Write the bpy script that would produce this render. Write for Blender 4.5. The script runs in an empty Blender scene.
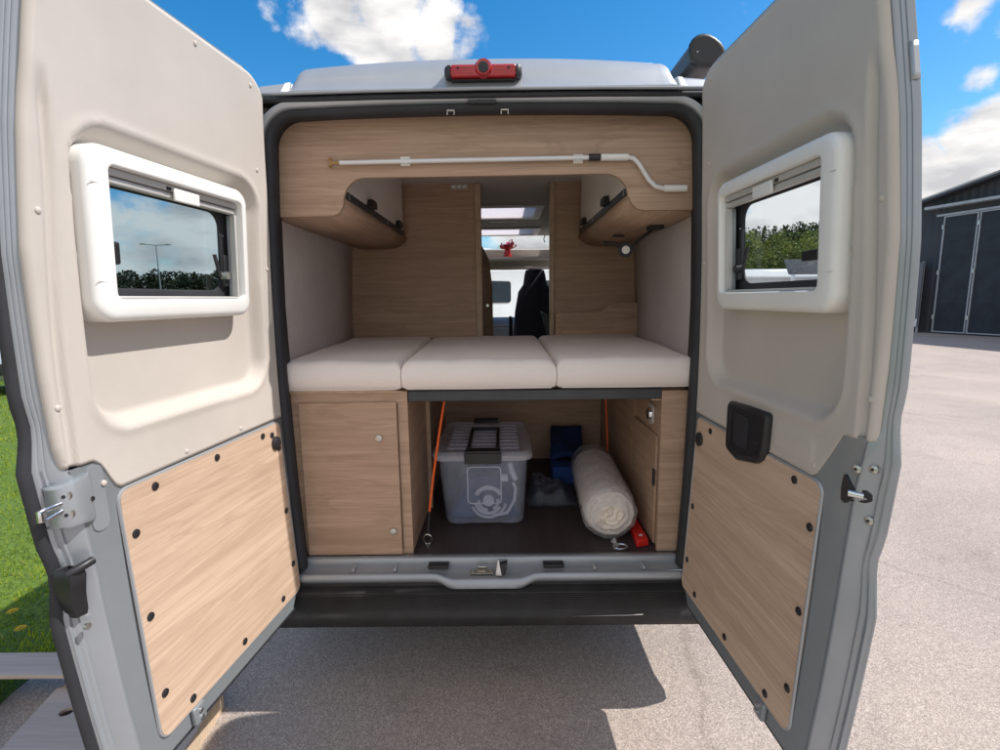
import bpy, bmesh, math, random
from mathutils import Vector, Matrix, noise
random.seed(7)
R = math.radians
scene = bpy.context.scene
COL = scene.collection
sin, cos, pi = math.sin, math.cos, math.pi

# ------------------------------------------------------------------ materials
def nm(name):
    m = bpy.data.materials.new(name); m.use_nodes = True
    return m, m.node_tree.nodes, m.node_tree.links, m.node_tree.nodes['Principled BSDF']

def setp(b, **k):
    for a, v in k.items():
        b.inputs[a.replace('_', ' ')].default_value = v

def rgba(c): return (c[0], c[1], c[2], 1)

def mapping(N, L, scale=(1, 1, 1), coord='Object', rot=(0, 0, 0)):
    tc = N.new('ShaderNodeTexCoord'); mp = N.new('ShaderNodeMapping')
    mp.inputs['Scale'].default_value = scale; mp.inputs['Rotation'].default_value = rot
    L.new(tc.outputs[coord], mp.inputs['Vector'])
    return mp.outputs['Vector']

def tex(N, L, vec, scale, detail=4, rough=.55, dist=0.):
    n = N.new('ShaderNodeTexNoise'); n.inputs['Scale'].default_value = scale
    n.inputs['Detail'].default_value = detail; n.inputs['Roughness'].default_value = rough
    n.inputs['Distortion'].default_value = dist
    if vec is not None: L.new(vec, n.inputs['Vector'])
    return n.outputs['Fac']

def ramp(N, L, fac, stops, interp='LINEAR'):
    r = N.new('ShaderNodeValToRGB'); r.color_ramp.interpolation = interp
    e = r.color_ramp.elements
    while len(e) < len(stops): e.new(.5)
    for i, (p, c) in enumerate(stops):
        e[i].position = p; e[i].color = rgba(c) if len(c) == 3 else c
    L.new(fac, r.inputs['Fac']); return r.outputs['Color']

def mixc(N, L, fac, a, b, mode='MIX'):
    m = N.new('ShaderNodeMix'); m.data_type = 'RGBA'; m.blend_type = mode
    for s, v in ((0, fac), (6, a), (7, b)):
        if isinstance(v, (int, float)): m.inputs[s].default_value = v
        elif isinstance(v, tuple): m.inputs[s].default_value = rgba(v)
        else: L.new(v, m.inputs[s])
    return m.outputs[2]

def bump(N, L, b, h, strength=.2, dist=.002):
    bp = N.new('ShaderNodeBump'); bp.inputs['Strength'].default_value = strength
    bp.inputs['Distance'].default_value = dist
    L.new(h, bp.inputs['Height']); L.new(bp.outputs['Normal'], b.inputs['Normal'])

def mat_plain(name, c, rough=.5, metal=0., var=.06, vscale=6., bs=0., bscale=400., coat=0., spec=.5):
    """a plain surface with slight tonal and roughness variation and optional fine grain"""
    m, N, L, b = nm(name)
    v = mapping(N, L)
    f = tex(N, L, v, vscale, 5, .6)
    d = tuple(max(0, x * (1 - var * 1.6)) for x in c); u = tuple(min(1, x * (1 + var)) for x in c)
    L.new(ramp(N, L, f, [(.3, d), (.7, u)]), b.inputs['Base Color'])
    setp(b, Metallic=metal, Roughness=rough)
    b.inputs['Coat Weight'].default_value = coat; b.inputs['Specular IOR Level'].default_value = spec
    mr = N.new('ShaderNodeMapRange'); L.new(tex(N, L, v, vscale * 3.1, 6, .7), mr.inputs['Value'])
    mr.inputs['To Min'].default_value = max(0.03, rough - .07); mr.inputs['To Max'].default_value = min(1, rough + .09)
    L.new(mr.outputs['Result'], b.inputs['Roughness'])
    if bs: bump(N, L, b, tex(N, L, v, bscale, 2), bs, .001)
    return m

def mat_wood(name, axis, light, dark, rough=.5, k=1.0, flat=None):
    """oak-look laminate, grain running along the given axis"""
    m, N, L, b = nm(name)
    def sc(a, c): return tuple(a if i == axis or i == flat else c for i in range(3))
    info = N.new('ShaderNodeObjectInfo')
    tc = N.new('ShaderNodeTexCoord'); ad = N.new('ShaderNodeVectorMath'); ad.operation = 'ADD'
    sclr = N.new('ShaderNodeVectorMath'); sclr.operation = 'SCALE'; sclr.inputs[0].default_value = (3.1, 5.3, 7.7)
    L.new(info.outputs['Random'], sclr.inputs['Scale'])
    L.new(tc.outputs['Object'], ad.inputs[0]); L.new(sclr.outputs[0], ad.inputs[1])
    def mp(s):
        q = N.new('ShaderNodeMapping'); q.inputs['Scale'].default_value = s
        L.new(ad.outputs[0], q.inputs['Vector']); return q.outputs['Vector']
    broad = tex(N, L, mp(sc(.45, 7)), 1.6 * k, 4, .55, .5)
    streak = tex(N, L, mp(sc(.55, 34)), 2.2 * k, 6, .68, .15)
    fine = tex(N, L, mp(sc(3.5, 260)), 1.5 * k, 3, .6)
    mid = tuple((a + c) / 2 for a, c in zip(light, dark))
    c1 = ramp(N, L, broad, [(.3, mid), (.52, light), (.7, tuple(.5 * (x + y) for x, y in zip(mid, light)))])
    c2 = mixc(N, L, ramp(N, L, streak, [(.42, (0, 0, 0)), (.68, (1, 1, 1))]), c1, dark)
    c2b = mixc(N, L, .45, c1, c2)
    fig = tex(N, L, mp(sc(.30, 3.2)), 2.0 * k, 5, .6, 1.6)
    c2b = mixc(N, L, ramp(N, L, fig, [(.46, (0, 0, 0)), (.50, (.55, .55, .55)), (.54, (.08, .08, .08)), (.60, (.45, .45, .45)), (.66, (0, 0, 0))]), c2b, tuple(.25 * x + .75 * y for x, y in zip(light, dark)))
    tone_ = ramp(N, L, info.outputs['Random'], [(0, (.90, .89, .88)), (1, (1.06, 1.05, 1.03))])
    c2b = mixc(N, L, 1.0, c2b, tone_, 'MULTIPLY')
    c3 = mixc(N, L, ramp(N, L, fine, [(.5, (0, 0, 0)), (.72, (.42, .42, .42))]), c2b, tuple(x * .8 for x in dark))
    L.new(c3, b.inputs['Base Color'])
    setp(b, Roughness=rough); b.inputs['Specular IOR Level'].default_value = .35
    bump(N, L, b, fine, .12, .0006)
    return m

def mat_glass(name, tint=(.8, .85, .87), refl=.08, rough=.02, dens=1.0):
    m, N, L, b = nm(name)
    out = N['Material Output']; N.remove(b)
    t = N.new('ShaderNodeBsdfTransparent'); t.inputs['Color'].default_value = rgba(tint)
    g = N.new('ShaderNodeBsdfGlossy'); g.inputs['Roughness'].default_value = rough
    lwt = N.new('ShaderNodeLayerWeight'); lwt.inputs['Blend'].default_value = .5
    pw = N.new('ShaderNodeMath'); pw.operation = 'POWER'; pw.inputs[1].default_value = 5; L.new(lwt.outputs['Facing'], pw.inputs[0])
    fr = N.new('ShaderNodeMath'); fr.operation = 'MULTIPLY_ADD'; fr.inputs[1].default_value = .95; fr.inputs[2].default_value = .05; L.new(pw.outputs[0], fr.inputs[0])
    mx = N.new('ShaderNodeMixShader')
    ml = N.new('ShaderNodeMath'); ml.operation = 'MULTIPLY'; ml.inputs[1].default_value = dens
    L.new(fr.outputs[0], ml.inputs[0]); L.new(ml.outputs[0], mx.inputs[0])
    L.new(t.outputs[0], mx.inputs[1]); L.new(g.outputs[0], mx.inputs[2])
    L.new(mx.outputs[0], out.inputs['Surface'])
    return m

def mat_film(name, col, opacity, rough=.25, bs=0, bscale=30, gloss=.25):
    """thin milky plastic: partly see-through"""
    m, N, L, b = nm(name)
    out = N['Material Output']
    setp(b, Roughness=rough); b.inputs['Base Color'].default_value = rgba(col)
    b.inputs['Specular IOR Level'].default_value = .6
    t = N.new('ShaderNodeBsdfTransparent'); t.inputs['Color'].default_value = (.95, .96, 1, 1)
    mx = N.new('ShaderNodeMixShader')
    v = mapping(N, L)
    mr = N.new('ShaderNodeMapRange'); L.new(tex(N, L, v, 14, 4), mr.inputs['Value'])
    mr.inputs['To Min'].default_value = opacity - .12; mr.inputs['To Max'].default_value = opacity + .12
    L.new(mr.outputs['Result'], mx.inputs[0])
    L.new(t.outputs[0], mx.inputs[1]); L.new(b.outputs[0], mx.inputs[2]); L.new(mx.outputs[0], out.inputs['Surface'])
    if bs: bump(N, L, b, tex(N, L, v, bscale, 5, .7), bs, .006)
    return m

def mat_fabric(name, c, scale=900, strength=.35, var=.08, mottle=None):
    m, N, L, b = nm(name)
    v = mapping(N, L)
    w = N.new('ShaderNodeTexVoronoi'); w.inputs['Scale'].default_value = scale; L.new(v, w.inputs['Vector'])
    f = tex(N, L, v, 5, 4); f2 = tex(N, L, v, 160, 3, .7)
    base = ramp(N, L, f, [(.3, tuple(x * (1 - var) for x in c)), (.7, c)])
    col = mixc(N, L, ramp(N, L, f2, [(.4, (0, 0, 0)), (.7, (.55, .55, .55))]), base, mottle or tuple(x * .8 for x in c))
    L.new(col, b.inputs['Base Color']); setp(b, Roughness=.92)
    b.inputs['Specular IOR Level'].default_value = .15
    b.inputs['Sheen Weight'].default_value = .15
    bump(N, L, b, w.outputs['Distance'], strength, .0008)
    return m

M = {}
M['silver'] = mat_plain('silver_paint', (.42, .44, .465), .38, .35, .05, 3, .05, 900, .25)
M['grey_paint'] = mat_plain('grey_door_paint', (.235, .258, .275), .42, .3, .05, 3, .08, 800, .2)
M['silver_hi'] = mat_plain('silver_edge', (.33, .355, .385), .33, .35, .05, 5, 0, 0, .3)
M['cream'] = mat_plain('cream_trim_plastic', (.53, .483, .435), .62, 0, .05, 2.5, .6, 700, 0, .3)
M['white'] = mat_plain('white_plastic', (.79, .785, .755), .38, 0, .03, 5, .05, 600)
M['offwhite'] = mat_plain('off_white_blind_rail', (.50, .49, .47), .45, .1, .05, 8)
M['black'] = mat_plain('black_plastic', (.018, .018, .021), .42, 0, .15, 9, .2, 500)
M['rubber'] = mat_plain('black_rubber', (.022, .023, .028), .62, 0, .2, 7, .3, 300)
M['bumper'] = mat_plain('bumper_plastic', (.021, .020, .021), .62, 0, .35, 9, .5, 450)
M['dark_grey'] = mat_plain('anthracite_metal', (.055, .06, .068), .45, .2, .1, 12, .2, 300)
M['metal'] = mat_plain('galvanised_metal', (.55, .55, .52), .32, .9, .12, 30, .1, 200)
M['chrome'] = mat_plain('chrome', (.75, .75, .76), .15, 1, .05, 30)
M['brass'] = mat_plain('brass', (.45, .27, .10), .35, .8, .1, 40)
M['aluminium'] = mat_plain('white_aluminium', (.72, .72, .73), .3, .15, .03, 10)
WL, WD = (.52, .365, .265), (.28, .18, .12)
M['woodX'] = mat_wood('oak_laminate_x', 0, WL, WD)
M['woodY'] = mat_wood('oak_laminate_y', 1, WL, WD)
M['woodP'] = mat_wood('oak_laminate_partition', 0, (.53, .37, .265), (.30, .19, .125), .5, 1.2)
M['wood_door'] = mat_wood('oak_laminate_door', 1, (.61, .455, .345), (.36, .245, .17), .48, 1.0, 0)
M['wood_edge'] = mat_plain('wood_edge_band', (.50, .36, .25), .5, 0, .1, 20)
M['floor'] = mat_wood('dark_floor_vinyl', 1, (.062, .046, .048), (.022, .016, .018), .5, 1.2)
M['cushion'] = mat_fabric('cream_cushion_fabric', (.86, .78, .73), 900, .4, .04, (.78, .70, .66))
M['wall'] = mat_fabric('grey_wall_felt', (.62, .56, .545), 700, .3, .1, (.36, .33, .33))
M['ceiling'] = mat_fabric('ceiling_felt', (.62, .56, .51), 600, .3, .08)
M['seat'] = mat_fabric('dark_seat_fabric', (.035, .035, .045), 500, .3, .1)
M['locker'] = mat_plain('locker_front_laminate', (.86, .82, .78), .4, 0, .02, 4)
M['red_lens'] = mat_plain('red_lens', (.42, .006, .010), .12, 0, .1, 40, 0, 0, .6)
M['red'] = mat_plain('red_plastic', (.60, .02, .015), .35, 0, .06, 20)
M['orange'] = mat_plain('orange_webbing', (.85, .13, .02), .7, 0, .08, 60, .4, 500)
M['blue'] = mat_plain('blue_foam', (.015, .065, .26), .8, 0, .15, 30, .6, 120)
M['blue_dk'] = mat_plain('dark_blue_foam', (.01, .035, .13), .85, 0, .2, 30, .6, 120)
M['box'] = mat_film('milky_clear_plastic', (.58, .62, .74), .17, .2)
M['lid'] = mat_film('milky_lid_plastic', (.72, .73, .82), .45, .25)
M['film'] = mat_film('clear_film', (.72, .71, .72), .34, .08, 2.2, 30)
M['bag'] = mat_film('grey_plastic_bag', (.12, .13, .16), .75, .2, 1., 60)
M['hose'] = mat_plain('white_hose', (.62, .63, .66), .5)
M['pane'] = mat_glass('tinted_acrylic', (.86, .89, .91), dens=.6)
M['pane_l'] = mat_glass('dark_tinted_acrylic', (.66, .73, .76), dens=.6)
M['clear'] = mat_glass('clear_glass', (.95, .97, .97), dens=.5)
M['frost'], _N, _L, _b = nm('frosted_acrylic')
_t = _N.new('ShaderNodeBsdfTranslucent'); _t.inputs['Color'].default_value = (.85, .82, .84, 1); _m = _N.new('ShaderNodeMixShader'); _m.inputs[0].default_value = .8
_L.new(_b.outputs[0], _m.inputs[1]); _L.new(_t.outputs[0], _m.inputs[2]); _L.new(_m.outputs[0], _N['Material Output'].inputs['Surface'])
M['ply'] = mat_wood('pale_plywood', 0, (.60, .50, .44), (.44, .34, .29), .75, .6)
M['ply_edge'] = mat_plain('plywood_edge', (.62, .47, .33), .8, 0, .12, 60)
M['charcoal'] = mat_plain('charcoal_cladding', (.035, .038, .048), .6, 0, .12, 1.2, .2, 60)
def ribs(m, scale, rot):
    N, L = m.node_tree.nodes, m.node_tree.links; b = N['Principled BSDF']
    v = mapping(N, L, (1, 1, 1), 'Object', rot); w_ = N.new('ShaderNodeTexWave'); w_.wave_type = 'BANDS'; w_.bands_direction = 'Y'; w_.inputs['Scale'].default_value = scale
    L.new(v, w_.inputs['Vector']); bp = N.new('ShaderNodeBump'); bp.inputs['Strength'].default_value = .9; bp.inputs['Distance'].default_value = .03
    L.new(w_.outputs['Fac'], bp.inputs['Height']); L.new(bp.outputs['Normal'], b.inputs['Normal'])
ribs(M['charcoal'], 1.2, (0, 0, 0))
M['charcoal_door'] = mat_plain('dark_hangar_door', (.022, .027, .036), .65, 0, .25, 2)
M['charcoal_roof'] = mat_plain('dark_roof_sheet', (.05, .052, .06), .5, .1, .1, 2)
M['rail_grey'] = mat_plain('light_frame_metal', (.42, .43, .45), .45, .3, .1, 3)
M['sign'] = mat_plain('grey_sign_board', (.12, .125, .14), .5)
M['sign_white'] = mat_plain('sign_lettering', (.75, .75, .75), .5)
M['mh_white'] = mat_plain('motorhome_white', (.74, .76, .77), .3, 0, .04, 2, 0, 0, .3)
M['mh_grey'] = mat_plain('motorhome_grey', (.30, .32, .34), .35, .3, .05, 2)
M['mh_glass'] = mat_plain('dark_vehicle_glass', (.03, .04, .05), .08, 0, .1, 2)
M['tyre'] = mat_plain('tyre_rubber', (.02, .02, .02), .8, 0, .2, 12)
M['bark'] = mat_plain('bark', (.09, .07, .05), .9, 0, .3, 12)
M['galv'] = mat_plain('pole_grey', (.30, .31, .33), .5, .3, .1, 2)
M['dandelion'] = mat_plain('dandelion_yellow', (.85, .50, .01), .8)
M['stem'] = mat_plain('plant_stem', (.10, .20, .03), .8)

def mat_asphalt():
    m, N, L, b = nm('asphalt')
    v = mapping(N, L)
    vo = N.new('ShaderNodeTexVoronoi'); vo.inputs['Scale'].default_value = 310; L.new(v, vo.inputs['Vector'])
    vo2 = N.new('ShaderNodeTexVoronoi'); vo2.inputs['Scale'].default_value = 140; L.new(v, vo2.inputs['Vector'])
    sp = N.new('ShaderNodeSeparateColor'); L.new(vo.outputs['Color'], sp.inputs[0])
    stones = ramp(N, L, sp.outputs[0], [(0, (.27, .225, .20)), (.2, (.38, .325, .285)), (.55, (.49, .415, .365)), (.85, (.57, .485, .425)), (1, (.74, .65, .58))])
    sp2 = N.new('ShaderNodeSeparateColor'); L.new(vo2.outputs['Color'], sp2.inputs[0])
    stones = mixc(N, L, ramp(N, L, sp2.outputs[1], [(.88, (0, 0, 0)), (.94, (.6, .6, .6))]), stones, (.70, .60, .52))
    gaps = ramp(N, L, vo.outputs['Distance'], [(.35, (1, 1, 1)), (.75, (.74, .71, .69))])
    c = mixc(N, L, 1.0, stones, gaps, 'MULTIPLY')
    big = ramp(N, L, tex(N, L, v, .55, 6, .6, .4), [(.3, (.84, .84, .85)), (.7, (1.08, 1.06, 1.04))])
    c = mixc(N, L, 1.0, c, big, 'MULTIPLY')
    stain = ramp(N, L, tex(N, L, v, 2.6, 6, .75, .6), [(.56, (1, 1, 1)), (.74, (.80, .79, .79))])
    c = mixc(N, L, 1.0, c, stain, 'MULTIPLY')
    # hairline cracks
    w = N.new('ShaderNodeTexVoronoi'); w.feature = 'DISTANCE_TO_EDGE'; w.inputs['Scale'].default_value = .32
    nz = N.new('ShaderNodeTexNoise'); nz.inputs['Scale'].default_value = 3; nz.inputs['Detail'].default_value = 6
    L.new(v, nz.inputs['Vector'])
    mv = N.new('ShaderNodeMixRGB'); mv.inputs[0].default_value = .12; L.new(v, mv.inputs[1]); L.new(nz.outputs['Color'], mv.inputs[2])
    L.new(mv.outputs[0], w.inputs['Vector'])
    cr = ramp(N, L, w.outputs['Distance'], [(0, (.80, .79, .78)), (.003, (1, 1, 1))])
    c = mixc(N, L, 1.0, c, cr, 'MULTIPLY')
    L.new(c, b.inputs['Base Color']); setp(b, Roughness=.88); b.inputs['Specular IOR Level'].default_value = .3
    bump(N, L, b, gaps, .7, .004)
    return m
M['asphalt'] = mat_asphalt()

def mat_grass(name, c1, c2, c3, sc=30):
    m, N, L, b = nm(name)
    v = mapping(N, L)
    c = ramp(N, L, tex(N, L, v, sc, 6, .7), [(.3, c1), (.5, c2), (.7, c3)])
    big = ramp(N, L, tex(N, L, v, sc * .04, 4), [(.3, (.8, .85, .8)), (.7, (1.1, 1.05, 1))])
    L.new(mixc(N, L, 1.0, c, big, 'MULTIPLY'), b.inputs['Base Color']); setp(b, Roughness=.85)
    bump(N, L, b, tex(N, L, v, sc * 3, 4), .6, .02)
    return m
M['lawn'] = mat_grass('lawn_soil', (.03, .05, .008), (.10, .17, .015), (.20, .30, .03), 40)
M['field'] = mat_grass('hill_ground', (.05, .08, .02), (.10, .15, .03), (.16, .20, .05), 2)

def mat_leaf(name, c1, c2, trans=.25, clump=.11):
    m, N, L, b = nm(name)
    g = N.new('ShaderNodeNewGeometry')
    c = ramp(N, L, g.outputs['Random Per Island'], [(0, c1), (1, c2)])
    cv = mapping(N, L); cn = tex(N, L, cv, clump, 3, .6)
    c = mixc(N, L, 1.0, c, ramp(N, L, cn, [(.35, (.38, .45, .42)), (.52, (.9, .92, .85)), (.68, (1.35, 1.25, 1.0))]), 'MULTIPLY')
    L.new(c, b.inputs['Base Color']); setp(b, Roughness=.6); b.inputs['Specular IOR Level'].default_value = .25
    tr = N.new('ShaderNodeBsdfTranslucent'); L.new(c, tr.inputs['Color'])
    mx = N.new('ShaderNodeMixShader'); mx.inputs[0].default_value = trans
    L.new(b.outputs[0], mx.inputs[1]); L.new(tr.outputs[0], mx.inputs[2]); L.new(mx.outputs[0], N['Material Output'].inputs['Surface'])
    return m
M['blade'] = mat_leaf('grass_blade', (.16, .27, .008), (.58, .64, .03), .45, 3.5)
_bn = M['blade'].node_tree.nodes
for _q in _bn:
    if _q.type == 'VALTORGB':
        _e = _q.color_ramp.elements.new(.93); _e.color = (.50, .56, .04, 1); _q.color_ramp.elements[-1].color = (.52, .42, .14, 1)
M['leaf'] = mat_leaf('broad_leaves', (.13, .17, .05), (.27, .32, .10))
M['leaf_belt'] = mat_leaf('belt_leaves', (.012, .022, .012), (.045, .06, .03), .1, .2)
M['leaf_dark'] = mat_leaf('conifer_needles', (.03, .05, .022), (.09, .115, .045), .1)

# ------------------------------------------------------------------ geometry helpers
class MB:
    def __init__(s): s.v = []; s.f = []; s.sm = []
    def add(s, vs, fs):
        o = len(s.v); s.v += [tuple(p) for p in vs]; s.f += [tuple(i + o for i in f) for f in fs]; return s
    def box(s, x0, x1, y0, y1, z0, z1):
        if x0 > x1: x0, x1 = x1, x0
        if y0 > y1: y0, y1 = y1, y0
        if z0 > z1: z0, z1 = z1, z0
        return s.add([(x0, y0, z0), (x1, y0, z0), (x1, y1, z0), (x0, y1, z0), (x0, y0, z1), (x1, y0, z1), (x1, y1, z1), (x0, y1, z1)],
                     [(0, 3, 2, 1), (4, 5, 6, 7), (0, 1, 5, 4), (1, 2, 6, 5), (2, 3, 7, 6), (3, 0, 4, 7)])
    def hexa(s, b, t):
        n = len(b)
        return s.add(list(b) + list(t), [tuple(reversed(range(n))), tuple(range(n, 2 * n))] + [(i, (i + 1) % n, n + (i + 1) % n, n + i) for i in range(n)])
    def grid(s, rows, closed=False, flip=False):
        """rows: list of equal-length point lists"""
        n = len(rows[0]); vs = [p for r in rows for p in r]; fs = []
        for i in range(len(rows) - 1):
            for j in range(n if closed else n - 1):
                a = i * n + j; b = i * n + (j + 1) % n; q = (a, b, b + n, a + n)
                fs.append(q[::-1] if flip else q)
        return s.add(vs, fs)
    def tube(s, path, r, n=10, cap=True, closed=False):
        P = [Vector(p) for p in path]; rows = []; prev = None
        rr = r if isinstance(r, (list, tuple)) else [r] * len(P)
        for i, p in enumerate(P):
            if closed: t = P[(i + 1) % len(P)] - P[i - 1]
            else: t = P[min(i + 1, len(P) - 1)] - P[max(i - 1, 0)]
            t.normalize()
            if prev is None:
                a = Vector((0, 0, 1)) if abs(t.z) < .9 else Vector((1, 0, 0))
                u = t.cross(a).normalized()
            else: u = (prev - t * prev.dot(t)).normalized()
            w = t.cross(u); prev = u
            rows.append([tuple(p + u * rr[i] * cos(2 * pi * k / n) + w * rr[i] * sin(2 * pi * k / n)) for k in range(n)])
        if closed: rows.append(rows[0])
        o = len(s.v); s.grid(rows, True)
        if cap and not closed:
            s.f.append(tuple(o + k for k in range(n))[::-1]); m = o + (len(rows) - 1) * n; s.f.append(tuple(m + k for k in range(n)))
        return s
    def disc(s, c, nrm, r, h, n=16, r2=None):
        c = Vector(c); d = Vector(nrm).normalized()
        return s.tube([c, c + d * h], [r, r if r2 is None else r2], n)
    def prism(s, poly, fn, a, b):
        """poly of 2-D points; fn(p, q, depth) -> xyz"""
        n = len(poly)
        return s.add([fn(p[0], p[1], a) for p in poly] + [fn(p[0], p[1], b) for p in poly],
                     [tuple(range(n))[::-1], tuple(range(n, 2 * n))] + [(i, (i + 1) % n, n + (i + 1) % n, n + i) for i in range(n)])
    def ring(s, outer, inner, fn, a, b):
        """frame between two loops with the same number of points"""
        n = len(outer); rows = [[fn(*p, a) for p in inner], [fn(*p, a) for p in outer], [fn(*p, b) for p in outer], [fn(*p, b) for p in inner], [fn(*p, a) for p in inner]]
        return s.grid(rows, True)

def rrect(x0, x1, z0, z1, r, n=6):
    rs = r if isinstance(r, (list, tuple)) else [r] * 4   # BL, BR, TR, TL
    pts = []
    for (cx, cz, a, q) in ((x0, z0, 180, rs[0]), (x1, z0, 270, rs[1]), (x1, z1, 0, rs[2]), (x0, z1, 90, rs[3])):
        ox = cx + q * (1 if cx == x0 else -1); oz = cz + q * (1 if cz == z0 else -1)
        for k in range(n + 1):
            t = R(a + 90 * k / n); pts.append((ox + q * cos(t), oz + q * sin(t)))
    return pts

def wloc(o):
    v = Vector((0, 0, 0))
    while o is not None: v += o.location; o = o.parent
    return v

def obj(name, mb, mat, parent=None, bevel=0, seg=2, smooth=True, ang=38, label=None, solid=0, local=False, bang=35, sub=0):
    """link one mesh; geometry is in world metres (local=True: already relative to the parent)"""
    me = bpy.data.meshes.new(name)
    vs = [Vector(p) for p in mb.v]
    lo = Vector([min(p[i] for p in vs) for i in range(3)]); hi = Vector([max(p[i] for p in vs) for i in range(3)])
    c = (lo + hi) / 2
    me.from_pydata([tuple(p - c) for p in vs], [], mb.f)
    bm = bmesh.new(); bm.from_mesh(me)
    bmesh.ops.recalc_face_normals(bm, faces=bm.faces); bm.to_mesh(me); bm.free()
    me.materials.append(mat)
    if smooth:
        me.shade_smooth(); me.set_sharp_from_angle(angle=R(ang))
    o = bpy.data.objects.new(name, me); COL.objects.link(o)
    if parent is not None:
        o.parent = parent; o.location = c if local else c - wloc(parent)
    else: o.location = c
    if solid:
        md = o.modifiers.new('solid', 'SOLIDIFY'); md.thickness = solid; md.offset = 0
    if bevel:
        md = o.modifiers.new('bevel', 'BEVEL'); md.width = bevel; md.segments = seg; md.limit_method = 'ANGLE'; md.angle_limit = R(bang)
    if sub:
        md = o.modifiers.new('sub', 'SUBSURF'); md.levels = sub; md.render_levels = sub
    if label: o['label'] = label
    return o

def thing(name, label, cat, loc=(0, 0, 0), group=None):
    o = bpy.data.objects.new(name, None); COL.objects.link(o); o.location = loc; o.empty_display_size = .1
    o['label'] = label; o['category'] = cat
    if group: o['group'] = group
    return o
def tag(o, label, cat, group=None, kind=None):
    o['label'] = label; o['category'] = cat
    if group: o['group'] = group
    if kind: o['kind'] = kind
    return o
def struct(name, mb, mat, **k):
    o = obj(name, mb, mat, **k); o['kind'] = 'structure'; return o
def dup(root, loc, label, rotz=0.):
    def cp(o, par):
        c = o.copy(); COL.objects.link(c); c.parent = par
        for ch in [q for q in bpy.data.objects if q.parent == o]: cp(ch, c)
        return c
    r = cp(root, None); r.location = loc; r.rotation_euler = (0, 0, rotz); r['label'] = label
    return r
XZ = lambda p, q, d: (p, d, q)
YZ = lambda p, q, d: (d, p, q)
XY = lambda p, q, d: (p, q, d)
def lerp(a, b, t): return a + (b - a) * t
def sstep(a, b, x):
    t = max(0, min(1, (x - a) / (b - a))); return t * t * (3 - 2 * t)
def interp(tab, x):
    if x <= tab[0][0]: return tab[0][1]
    for (a, p), (b, q) in zip(tab, tab[1:]):
        if x <= b: return p + (q - p) * (x - a) / (b - a)
    return tab[-1][1]

# ------------------------------------------------------------------ ground
g = MB()
n = 40
def gx(t): return math.copysign(abs(t) ** 3 * 1500, t)
struct('ground', MB().grid([[(gx(-1 + 2 * i / n), gx(-1 + 2 * j / n), -.004) for i in range(n + 1)] for j in range(n + 1)]), M['field'])
a = MB(); a.add([(-2.06, -30, 0), (120, -30, 0), (120, 95, 0), (-2.2, 95, 0), (-2.12, .45, 0), (-2.07, .1, 0)], [(0, 1, 2, 3, 4, 5)])
struct('car_park', a, M['asphalt'])
# far road on the left, then the raised verge that carries the tree belt
struct('road', MB().box(-220, -10, 60, 68, -.002, .02), mat_plain('far_road', (.16, .16, .165), .9))
lw = MB(); rows = []
for j in range(60):
    y = -6 + j * j * .018; row = []
    for i in range(30):
        x = -2.08 - .04 * sin(y * 5) - i * i * .09
        row.append((x, y, .004 + .012 * noise.noise((x, y, 0)) + .01 * min(1, i)))
    rows.append(row)
struct('lawn', lw.grid(rows), M['lawn'])

# grass blades
rnd = random.Random(3)
gb = MB()
def blade(x, y, h, w):
    a = rnd.uniform(0, 2 * pi); lean = rnd.uniform(.1, .6) * h; b = rnd.uniform(0, 2 * pi)
    dx, dy = cos(a) * w, sin(a) * w; lx, ly = cos(b) * lean, sin(b) * lean
    z0 = .0
    gb.add([(x - dx, y - dy, z0), (x + dx, y + dy, z0), (x + dx * .7 + lx * .4, y + dy * .7 + ly * .4, h * .6), (x - dx * .7 + lx * .4, y - dy * .7 + ly * .4, h * .6), (x + lx, y + ly, h)],
           [(0, 1, 2, 3), (3, 2, 4)])
for i in range(42000):
    t = rnd.random()
    y = -.2 + 9.5 * t ** 1.7
    x = -2.10 - rnd.random() ** 1.2 * (1.6 + y * 1.05)
    if y < .25 and x > -2.3 and rnd.random() < .5: continue
    d = 1 + y * .15
    blade(x, y, rnd.uniform(.015, .05) * (1.0 + .12 * y) , rnd.uniform(.0016, .0032) * d)
tag(obj('grass', gb, M['blade'], smooth=False), 'sunlit green grass blades of the lawn left of the van', 'grass', kind='stuff')
for (x, y, nmb, lb) in ((-2.53, .508, 0, 'yellow dandelion farther from the wooden platform, at the left edge'), (-2.353, .367, 1, 'yellow dandelion nearer the wooden platform and the van door')):
    t = thing('dandelion', lb, 'flower', (x, y, 0), 'dandelions in the lawn')
    hd = MB()
    for k in range(70):
        an = k * 2.4; rr = .019 * math.sqrt(k / 70); hz = .062 + .008 * cos(rr / .019 * 1.5)
        q = Vector((cos(an), sin(an), .25 - rr * 8)); c = Vector((x + cos(an) * rr, y + sin(an) * rr, hz)); sd = Vector((-sin(an), cos(an), 0)) * .0025
        hd.add([c - sd, c + sd, c + q * .008 + sd * .6, c + q * .008 - sd * .6], [(0, 1, 2, 3)])
    obj('flower_head', hd, M['dandelion'], t, smooth=False)
    obj('stem', MB().tube([(x, y, 0), (x + .003, y, .03), (x, y, .064)], .002, 6), M['stem'], t)

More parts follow.
